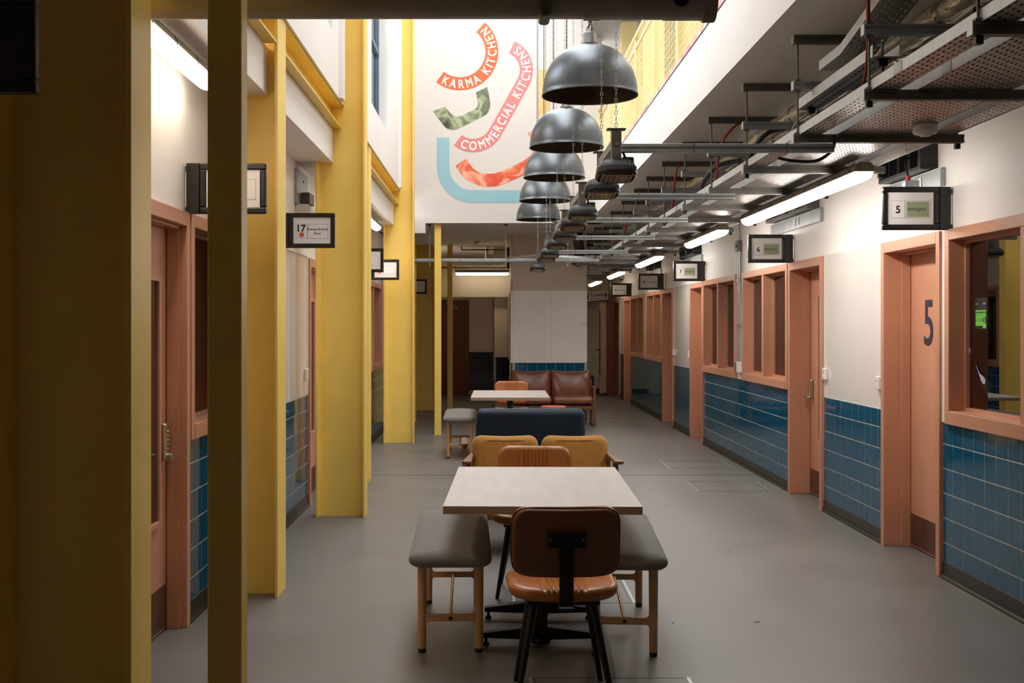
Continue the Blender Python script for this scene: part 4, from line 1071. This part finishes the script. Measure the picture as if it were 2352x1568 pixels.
MB().tube(arcpts([(.06, .12, .19), (.0, .1, .18), (-.03, .05, .14), (-.03, 0, .06)], 6), .007, 8).build('cable_run', BLKW, t); MB().tube([(-.03, 0, .03), (-.03, 0, .06)], .016, 10).build('red_gland', REDW, t); MB().box(-.06, .03, -.03, .03, -.03, .03).build('junction_box', STEEL, t, .004)
t = thing('conduit_drop', 'twin steel conduits with switch box between the kitchen windows', 'conduit', (XR + .004, 13.15, 0))
for y in (-.05, .035): MB().tube([(-.02, y, 1.15), (-.02, y, 2.40)], .013, 10).build('conduit', STEEL, t)
MB().tube([(-.02, 0, 2.46), (-.02, 0, SOF)], .014, 10).build('conduit', STEEL, t)
MB().box(-.05, 0, -.075, .07, 2.38, 2.50).build('switch_box', STEELD, t, .004); MB().tube([(-.05, -.03, 2.44), (-.06, -.03, 2.44)], .016, 12).build('knob', BLACK, t)
for z in (1.55, 2.05): MB().box(-.036, 0, -.07, .055, z, z + .02).build('saddle_clip', STEEL, t)
for y in (-.06, .05): MB().box(-.05, 0, y - .05, y + .045, 1.03, 1.15).build('socket_box', STEEL if y > 0 else PLAST, t, .004)
def switch(x, y, z, s, label):
    t = thing('wall_switch', label, 'switch', (x, y, z), 0, 'small white wall units')
    MB().box(-s * .03, 0, -.035, .035, -.05, .05).build('body', PLAST, t, .008, 3); MB().box(-s * .034, -s * .03, -.012, .012, -.025, .0).build('button', PAPER, t); MB().box(-s * .0335, -s * .03, -.006, .006, .012, .02).build('indicator', REDC, t)
switch(XR + .003, 9.77, 1.15, 1, 'white wall unit on the cladding beside the keypad door')
switch(XR + .003, 8.41, 1.14, 1, 'white wall unit on the cladding beside the numeral 5 door')
switch(XL - .003, 9.98, 1.14, -1, 'white wall unit on the left wall cladding below sign 17')
switch(XR + .003, 17.85, 1.15, 1, 'white wall unit beside the door by sign 8'); switch(XR + .003, 16.46, 1.15, 1, 'white wall unit beside the door under sign 7')
# fuse box glimpsed behind sign 17
t = thing('control_box', 'white control box with notice high on the left wall above sign 17', 'control box', (XL - .008, 9.75, 2.36))
MB().box(0, .10, -.2, .25, -.0, .18).build('box_body', PLAST, t, .005); MB().box(0, .02, -.25, .3, .18, .46).build('back_plate', STEEL, t); MB().box(.0, .09, -.05, .2, .2, .29).build('transformer', STEELD, t); MB().box(-.001, .101, -.203, -.2, .02, .15).build('notice', PAPER, t)
for z in (.245, .39): MB().tube([(.02, .05, z), (.03, .05, z)], .008, 8).build('screw', STEELD, t)

# window 5: hygiene sticker, blue roll; window 6: bottle
GX = XR + .098
t = thing('hygiene_sticker', 'green food hygiene rating sticker inside the near kitchen window', 'sticker', (GX - .0025, 6.915, 1.55))
MB().box(0, .0012, -.075, .075, 0, .092).build('green_panel', GREENS, t); MB().box(-.0004, .0012, -.075, -.03, -.014, 0).build('green_tab', GREENS, t)
R = (PI / 2, 0, -PI / 2)
MB().box(-.0002, .0014, -.08, .08, -.018, .165).build('black_card', INK, t).location.x = .0012
text('heading', 'FOOD HYGIENE RATING', .0155, t, INK, (-.0012, 0, .078), R, .02)
MB().box(-.0008, 0, -.075, .075, .062, .0635).build('rule', INK, t)
text('digits', '0 1 2 3 4', .03, t, M('sticker_dark_green', '#3C8A2A', .5), (-.0012, .022, .035), R, .01)
MB().tube([(0, -.052, .035), (-.001, -.052, .035)], .021, 24, smooth=False).build('rating_disc', INK, t); text('rating', '5', .042, t, PAPER, (-.0016, -.052, .035), R, .02)
for y, s_ in ((.055, 'food'), (-.05, 'GOOD')): text('small_print', s_, .013, t, PAPER, (-.0006, y, .13), R, .01)
t = thing('paper_roll', 'torn pale blue paper roll standing inside the near kitchen window', 'paper roll', (XR + .178, 7.095, 1.056)); t.rotation_euler = (0, math.radians(-6), 0)
MB().lathe([(.043, 0), (.048, .02), (.048, .36), (.045, .365), (.02, .365), (.02, .30)], 28).build('roll', ROLLP, t); MB().lathe([(.0205, .28), (.02, .366), (.022, .368)], 20).build('core', M('card_core', '#8A6A4A', .8), t)
sh = MB(); vs = []; nx, nz = 14, 10
for j in range(nz + 1):
    for i in range(nx + 1):
        u_ = i / nx; v_ = j / nz; zt = .33 * (1 - u_) + .12 * u_; zb = -.02 + .05 * math.sin(u_ * 9) * (u_ > .3)
        vs.append((-.048 + .016 * math.sin(u_ * 5 + v_ * 2), -.01 - .34 * u_, zb + (zt - zb) * v_ + .006 * math.sin(u_ * 23)))
fs = [(j * (nx + 1) + i, j * (nx + 1) + i + 1, (j + 1) * (nx + 1) + i + 1, (j + 1) * (nx + 1) + i) for j in range(nz) for i in range(nx)]
sh.add(vs, fs, True).build('loose_sheet', ROLLP, t)
bx('inner_sill', PALEW, wr, XR + .13, XR + .42, 5.1, 7.12, 1.0, 1.05)
t = thing('sanitiser_bottle', 'clear pump bottle on the sill of the two light window', 'bottle', (XR + .035, 12.1, .962 + .082), 0)
MB().lathe([(0, 0), (.032, 0), (.034, .01), (.034, .09), (.014, .115), (.014, .13)], 20).build('body', PLAST, t); MB().lathe([(.016, .13), (.016, .15), (.005, .152), (.005, .175)], 14).build('pump_collar', PLAST, t); MB().tube([(.004, 0, .175), (-.03, 0, .172)], .006, 8).build('nozzle', PLAST, t); MB().lathe([(.0345, .03), (.0345, .07)], 20).build('label_band', KICK, t)
bx('inner_sill', PALEW, wr, XR + .13, XR + .42, 11.05, 12.9, 1.0, 1.04)
# ================================================================== FURNITURE
def xfm(loc, rx=0, ry=0, rz=0):
    return Matrix.Translation(loc) @ Matrix.Rotation(rz, 4, 'Z') @ Matrix.Rotation(ry, 4, 'Y') @ Matrix.Rotation(rx, 4, 'X')
def table(label, group, near_edge=TOPE):
    t = thing('dining_table', label, 'table', group=group); W, L, H = .445, .735, .745
    MB().box(-W, W, -L, L, H - .002, H).build('laminate_top', TOP, t)
    MB().box(-W, W, -L, L, H - .036, H - .002).build('edge_band', near_edge, t, .0015)
    for y in (-.26, .26):
        p = MB().box(-.034, .034, y - .034, y + .034, .03, H - .05).build('pedestal', BLACK, t, .008)
        MB().box(-.18, .18, y - .12, y + .12, H - .05, H - .037).build('mounting_plate', BLACK, p)
        f = MB()
        for s in (-1, 1):
            f.add([(s * .03, y - .034, .032), (s * .03, y + .034, .032), (s * .03, y + .034, .095), (s * .03, y - .034, .095), (s * .285, y - .026, .038), (s * .285, y + .026, .038), (s * .285, y + .026, .060), (s * .285, y - .026, .060)],
                  [(0, 1, 2, 3), (4, 7, 6, 5), (0, 4, 5, 1), (1, 5, 6, 2), (2, 6, 7, 3), (3, 7, 4, 0)])
        f.build('foot', BLACK, t, .004); MB().lathe([(0, .014), (.05, .014), (.055, .03), (.04, .05), (0, .05)], 20, (0, y, 0)).build('hub', BLACK, t)
        for s in (-1, 1):
            MB().lathe([(0, 0), (.016, 0), (.018, .008), (.008, .014), (.008, .042), (0, .042)], 14, (s * .265, y, 0)).build('glide', BLACK, t)
    return t
TX = .245
t1 = table('pale oak laminate dining table with benches on both long sides', 'pale laminate dining tables'); t1.location = (TX, 5.24 + .735, 0); t1.rotation_euler.z = math.radians(-1.2)
t2 = dup(t1, (.222, 13.2 + .735, 0), math.radians(-.5), 'pale laminate dining table between the leather sofa and the blue sofa', 'pale laminate dining tables')
tl = thing('table_tag', 'small white asset tag on the far table pedestal', 'tag', (.236, 13.62, .62)); MB().box(0, .018, 0, .002, 0, .012).build('plate', PAPER, tl)

def chair(label):
    t = thing('dining_chair', label, 'chair', group='tan leather dining chairs')
    # local: the sitter faces +Y; the backrest is at -Y
    def ridge(x, y, a=.20):
        if abs(x) < .078: return .010 * abs(math.sin((x + .078) / .156 * 7 * PI)) - .005
        return -.004 * math.exp(-((abs(x) - .085) / .008) ** 2)
    def bend(x, y, z): return (x, y, z - .16 * x * x * 1.8 + .0)
    # back: panel normal z -> +Y (front of the backrest)
    pd = pad(.44, .292, .050, .07, .026, 120, 20, ridge, None, lambda x, y, z: (x, y, z + .38 * x * x))
    mx = Matrix(((1, 0, 0, 0), (0, 0, 1, 0), (0, 1, 0, 0), (0, 0, 0, 1)))   # (x, y, z) -> (x, z, y)
    pd.xf(xfm((0, -.235, .682), rx=math.radians(9)) @ mx); bk = pd.build('backrest', LEATH, t, weld=True)
    pp = []
    for i in range(65):
        a = 2 * PI * i / 64; e = .34; x = .2185 * math.copysign(abs(math.cos(a)) ** e, math.cos(a)); y = .1445 * math.copysign(abs(math.sin(a)) ** e, math.sin(a)); pp.append((x, y, -.012 + .38 * x * x))
    MB().tube(pp, .0035, 6, cap=False).xf(xfm((0, -.235, .682), rx=math.radians(9)) @ mx).build('piping', LEATH_SHADE, bk)
    def seatshape(x, y, z): return (x * (1 + .10 * (y + .2)), y, z + .25 * x * x - .018 * math.exp(-((x) / .16) ** 2 - ((y) / .14) ** 2) - (.10 * max(0, y - .12)))
    sd = pad(.45, .43, .055, .11, .028, 120, 26, lambda x, y: ridge(x, y) * 1.2, None, seatshape)
    sd.xf(xfm((0, .0, .455))).build('seat', LEATH, t, weld=True)
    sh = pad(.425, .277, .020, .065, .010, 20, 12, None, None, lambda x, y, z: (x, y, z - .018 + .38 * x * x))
    sh.xf(xfm((0, -.235, .682), rx=math.radians(9)) @ mx); sh.build('rear_panel', LEATH_SHADE, bk, weld=True)  # thin shell carrying the shaded leather colour
    # T bracket behind the backrest
    br = MB(); br.box(-.029, .029, -.286, -.278, .43, .72); br.xf(Matrix.Identity(4)); b_ = br.build('back_bracket', BLACK, t, .002)
    MB().box(-.078, .078, -.2945, -.278, .665, .728).xf(Matrix.Identity(4)).build('bracket_plate', BLACK, b_, .003)
    MB().box(-.029, .029, -.286, .05, .412, .424).build('bracket_foot', BLACK, b_, .002)
    for x in (-.066, .066): MB().tube([(x, -.2945, .697), (x, -.299, .697)], .006, 8).build('screw', STEELD, b_)
    MB().box(-.15, .15, -.14, .14, .402, .416).build('seat_plate', BLACK, t, .003)
    for sx in (-1, 1):
        for sy, dx, dy in ((1, .185, .165), (-1, .20, -.215)):
            MB().tube([(sx * .12, sy * .11, .41), (sx * dx, dy, 0.0)], [.019, .011], 12).build('leg', BLACK, t)
    return t
c1 = chair('tan leather dining chair seen from behind with black T-shaped back bracket'); c1.location = (.296, 4.97, 0); c1.rotation_euler.z = math.radians(1)
dup(c1, (.235, 6.83, 0), PI - math.radians(6), 'tan leather dining chair tucked under the table before the mustard sofa')
dup(c1, (.265, 15.15, 0), PI, 'tan leather dining chair at the far table before the leather sofa')

def bench(label):
    t = thing('padded_bench', label, 'bench', group='grey padded benches'); W, L = .39, 1.32
    sd = pad(W, L, .072, .07, .05, 16, 26, lambda x, y: .022 * (1 - (2 * x / W) ** 2) * (1 - (2 * y / L) ** 6), None)
    sd.xf(xfm((0, 0, .462))).build('seat_pad', GREYF, t, weld=True)
    MB().box(-W / 2 + .06, W / 2 - .06, -L / 2 + .10, L / 2 - .10, .418, .434).build('seat_board', PALEW, t, .004)
    ly = L / 2 - .17
    for y in (-ly, ly):
        for x in (-.135, .135):
            lg = MB().tube([(x, y, .02), (x, y, .42)], [.0195, .0225], 18).build('leg', PALEW, t); MB().tube([(x, y, 0), (x, y, .02)], .019, 18).build('foot_cap', BLACKP, lg)
        m = MB(); pr = [(-.118, .128), (-.112, .142), (-.10, .147), (.10, .147), (.112, .142), (.118, .128), (.118, .196), (.112, .184), (.10, .180), (-.10, .180), (-.112, .184), (-.118, .196)]
        st_ = m.prism(pr, y - .011, y + .011, lambda u, v, t_: (u, t_, v)).build('stretcher', PALEW, t, .002)
        MB().tube([(0, y - math.copysign(.011, -y) , .163), (0, y - math.copysign(.014, -y), .163)], .009, 14, smooth=False).build('screw_cap', BLACK, st_)
    MB().tube([(0, -ly + .011, .163), (0, ly - .011, .163)], .008, 12).build('brass_rod', BRASS, t)
    return t
b1 = bench('grey padded bench with pale legs, left of the near chair'); b1.location = (-.203, 6.08, 0); b1.rotation_euler.z = math.radians(1.2)
dup(b1, (.655, 6.02, 0), math.radians(-3.2), 'grey padded bench right of the near chair, half under the table')
dup(b1, (-.375, 14.25, 0), math.radians(1), 'grey padded bench beside the far table and slim yellow post')

# ---- sofas
def mustard():
    t = thing('mustard_sofa', 'mustard wool two-seat sofa with wooden paddle arms behind the near table', 'sofa', (.352, 8.28, 0))
    # faces -Y
    for sx in (-1, 1):
        pd = pad(.485, .50, .13, .075, .055, 20, 22, lambda x, y: .018 * (1 - (x / .23) ** 2) * (1 - (y / .26) ** 2), None, lambda x, y, z: (x * (1 - .03 * (y > 0) * y), y + .012 * (1 - math.cos(x * 6)) * (y / .25), z))
        mx = Matrix(((1, 0, 0, 0), (0, 0, -1, 0), (0, 1, 0, 0), (0, 0, 0, 1)))
        pd.xf(xfm((sx * .252, .20, .505), rx=math.radians(-10)) @ mx); c_ = pd.build('back_cushion', MUST, t, weld=True)
        pp = arcpts([(sx * .252 - .19, .175, .715), (sx * .252 - .1, .168, .726), (sx * .252, .166, .724), (sx * .252 + .1, .168, .726), (sx * .252 + .19, .175, .715)], 6)
        MB().tube(pp, .0025, 5).build('seam', M('mustard_seam', '#7A5118', .9), c_)
        s_ = pad(.46, .56, .13, .06, .05, 16, 18, lambda x, y: .012); s_.xf(xfm((sx * .252, -.10, .345))); s_.build('seat_cushion', MUST, t, weld=True)
    MB().box(-.48, .48, -.36, .22, .24, .28).build('seat_frame', WALN, t, .006); MB().box(-.48, .48, .24, .275, .28, .62).build('back_frame', WALN, t, .006)
    for sx in (-1, 1):
        poly = [(sx * .485, -.32), (sx * .535, -.335), (sx * .55, -.30), (sx * .50, .18), (sx * .478, .18)]
        MB().prism(poly, .612, .634, lambda u, v, t_: (u, v, t_)).build('armrest', WALN, t, .005)
        MB().tube([(sx * .505, -.24, 0), (sx * .50, -.22, .615)], [.014, .021], 12).build('leg', WALN, t); MB().tube([(sx * .495, .30, 0), (sx * .488, .16, .615)], [.014, .021], 12).build('leg', WALN, t)
    return t
mustard()
def blue():
    t = thing('blue_sofa', 'navy velvet sofa showing its back behind the mustard sofa', 'sofa', (.312, 9.65, 0))
    # faces +Y: the back is toward the near table
    pd = pad(.93, .60, .10, .05, .035, 24, 18, lambda x, y: .012 * (1 - (x / .46) ** 2), lambda x, y: .004, lambda x, y, z: (x * (.95 - .10 * y), y, z))
    mx = Matrix(((1, 0, 0, 0), (0, 0, 1, 0), (0, 1, 0, 0), (0, 0, 0, 1)))
    pd.xf(xfm((0, -.27, .60), rx=math.radians(12)) @ mx); b_ = pd.build('backrest', VELV, t, weld=True)
    pp = [(x, -.378, .0) for x in ()]
    q = []
    for i in range(49):
        a = i / 48; x = -.42 + .84 * a; q.append((x * .995, -.345 + .0, .887 - .012 * (abs(a - .5) * 2) ** 8))
    MB().tube(q, .004, 6).build('piping', VELV, b_)
    s_ = pad(.96, .60, .15, .06, .05, 20, 16, lambda x, y: .012); s_.xf(xfm((0, .06, .365))); s_.build('seat_cushion', VELV, t, weld=True)
    MB().box(-.49, .49, -.28, .36, .23, .29).build('seat_frame', VELV, t, .008)
    for sx in (-1, 1):
        MB().prism([(sx * .495, -.22), (sx * .55, -.24), (sx * .565, .28), (sx * .52, .30)], .585, .607, lambda u, v, t_: (u, v, t_)).build('armrest', WALN, t, .005)
        MB().tube([(sx * .52, -.30, 0), (sx * .525, -.18, .59)], [.013, .021], 12).build('leg', WALN, t); MB().tube([(sx * .53, .32, 0), (sx * .535, .24, .59)], [.013, .021], 12).build('leg', WALN, t)
    return t
blue()
def leather_sofa():
    t = thing('leather_sofa', 'brown leather two-seat sofa with wooden frame against the pier', 'sofa', (.945, 18.42, 0))
    mx = Matrix(((1, 0, 0, 0), (0, 0, -1, 0), (0, 1, 0, 0), (0, 0, 0, 1)))
    for sx in (-1, 1):
        pd = pad(.63, .46, .13, .05, .06, 22, 20, lambda x, y: .05 * (1 - (x / .315) ** 2) * (1 - (y / .23) ** 2) + .006 * math.sin(x * 38 + y * 21) * (abs(x) > .2), None, lambda x, y, z: (x * (1 + .05 * y), y + .10 * (abs(x) / .3) ** 3 * (y > 0) * .25, z))
        pd.xf(xfm((sx * .318, .17, .605), rx=math.radians(-12)) @ mx); pd.build('back_cushion', LEATHS, t, weld=True)
        s_ = pad(.63, .62, .12, .05, .05, 22, 20, lambda x, y: .012 + .006 * math.sin(x * 30 + 3 * y) * math.sin(y * 25)); s_.xf(xfm((sx * .318, -.07, .385), rx=math.radians(-3))); s_.build('seat_cushion', LEATHS, t, weld=True)
    MB().box(-.62, .62, -.36, -.32, .265, .315).build('front_rail', WALN, t, .004); MB().box(-.62, .62, .24, .28, .27, .32).build('rear_rail', WALN, t, .004)
    for q in range(7): x = -.55 + q * .183; MB().box(x - .02, x + .02, -.32, .24, .295, .312).build('slat', WALN, t)
    MB().box(-.62, .62, .30, .325, .62, .68).build('top_rail', WALN, t, .004)
    for sx in (-1, 1):
        x = sx * .645
        MB().bar((x, -.37, 0), (x, -.34, .585), .045, .03, (0, 1, 0)).build('leg', WALN, t, .004); MB().bar((x, .30, 0), (x, .33, .70), .045, .03, (0, 1, 0)).build('leg', WALN, t, .004)
        MB().bar((x, -.36, .60), (x, .33, .575), .05, .028).build('armrest', WALN, t, .005); MB().bar((x, -.36, .02), (x, .30, .02), .04, .025).build('bottom_rail', WALN, t, .004); MB().bar((x, -.35, .29), (x, .31, .28), .03, .04).build('side_rail', WALN, t, .004)
    return t
leather_sofa()
t = thing('side_table', 'coral round side table before the leather sofa', 'table', (.875, 16.5, 0))
MB().lathe([(0, .395), (.17, .395), (.182, .402), (.182, .418), (.172, .425), (0, .425)], 12, smooth=False).build('table_top', CORAL, t)
for k in range(3): a = k * 2.094 + .5; MB().tube([(.11 * math.cos(a), .11 * math.sin(a), .395), (.17 * math.cos(a), .17 * math.sin(a), 0)], .011, 10).build('leg', CORAL, t)
t = thing('waste_bin', 'dark green bin with white numeral by the toilet lobby', 'bin', (2.0, 24.0, 0))
MB().lathe([(0, 0), (.08, 0), (.10, .48), (.105, .50), (.105, .52), (.06, .545), (0, .55)], 24).build('body', GREENB, t); text('numeral', '7', .16, t, PAPER, (-.02, -.106, .33), (PI / 2, 0, 0), .01)

# ---- litter on the floor
for i, (px, py, L, a, mat, lab) in enumerate(((1738, 1428, .034, -.15, PALEW, 'thin wooden splinter lying on the open floor'), (1660, 1236, .02, 0, PAPER, 'scrap of white paper on the floor near the tiled wall'), (1706, 1316, .026, .1, PAPER, 'larger scrap of white paper on the open floor'), (1676, 1262, .012, .4, PALEW, 'tan crumb on the floor beside the paper scraps'), (1545, 1430, .012, .8, BLACKP, 'dark crumb on the floor right of the bench'))):
    Y = 4185 / (py - 748); X = (px - 1128) * Y / 2700
    o = MB().add([(-L / 2, -.003, 0), (L / 2, -.002, 0), (L / 2 * .8, .004, 0), (-L / 2 * .9, .003, 0), (-L / 2, -.003, .003), (L / 2, -.002, .004), (L / 2 * .8, .004, .002), (-L / 2 * .9, .003, .003)],
                 [(0, 3, 2, 1), (4, 5, 6, 7), (0, 1, 5, 4), (1, 2, 6, 5), (2, 3, 7, 6), (3, 0, 4, 7)]).build('floor_scrap', mat)
    o.location = (X, Y, 0); o.rotation_euler.z = a; tag(o, lab, 'litter', 'litter on the floor')
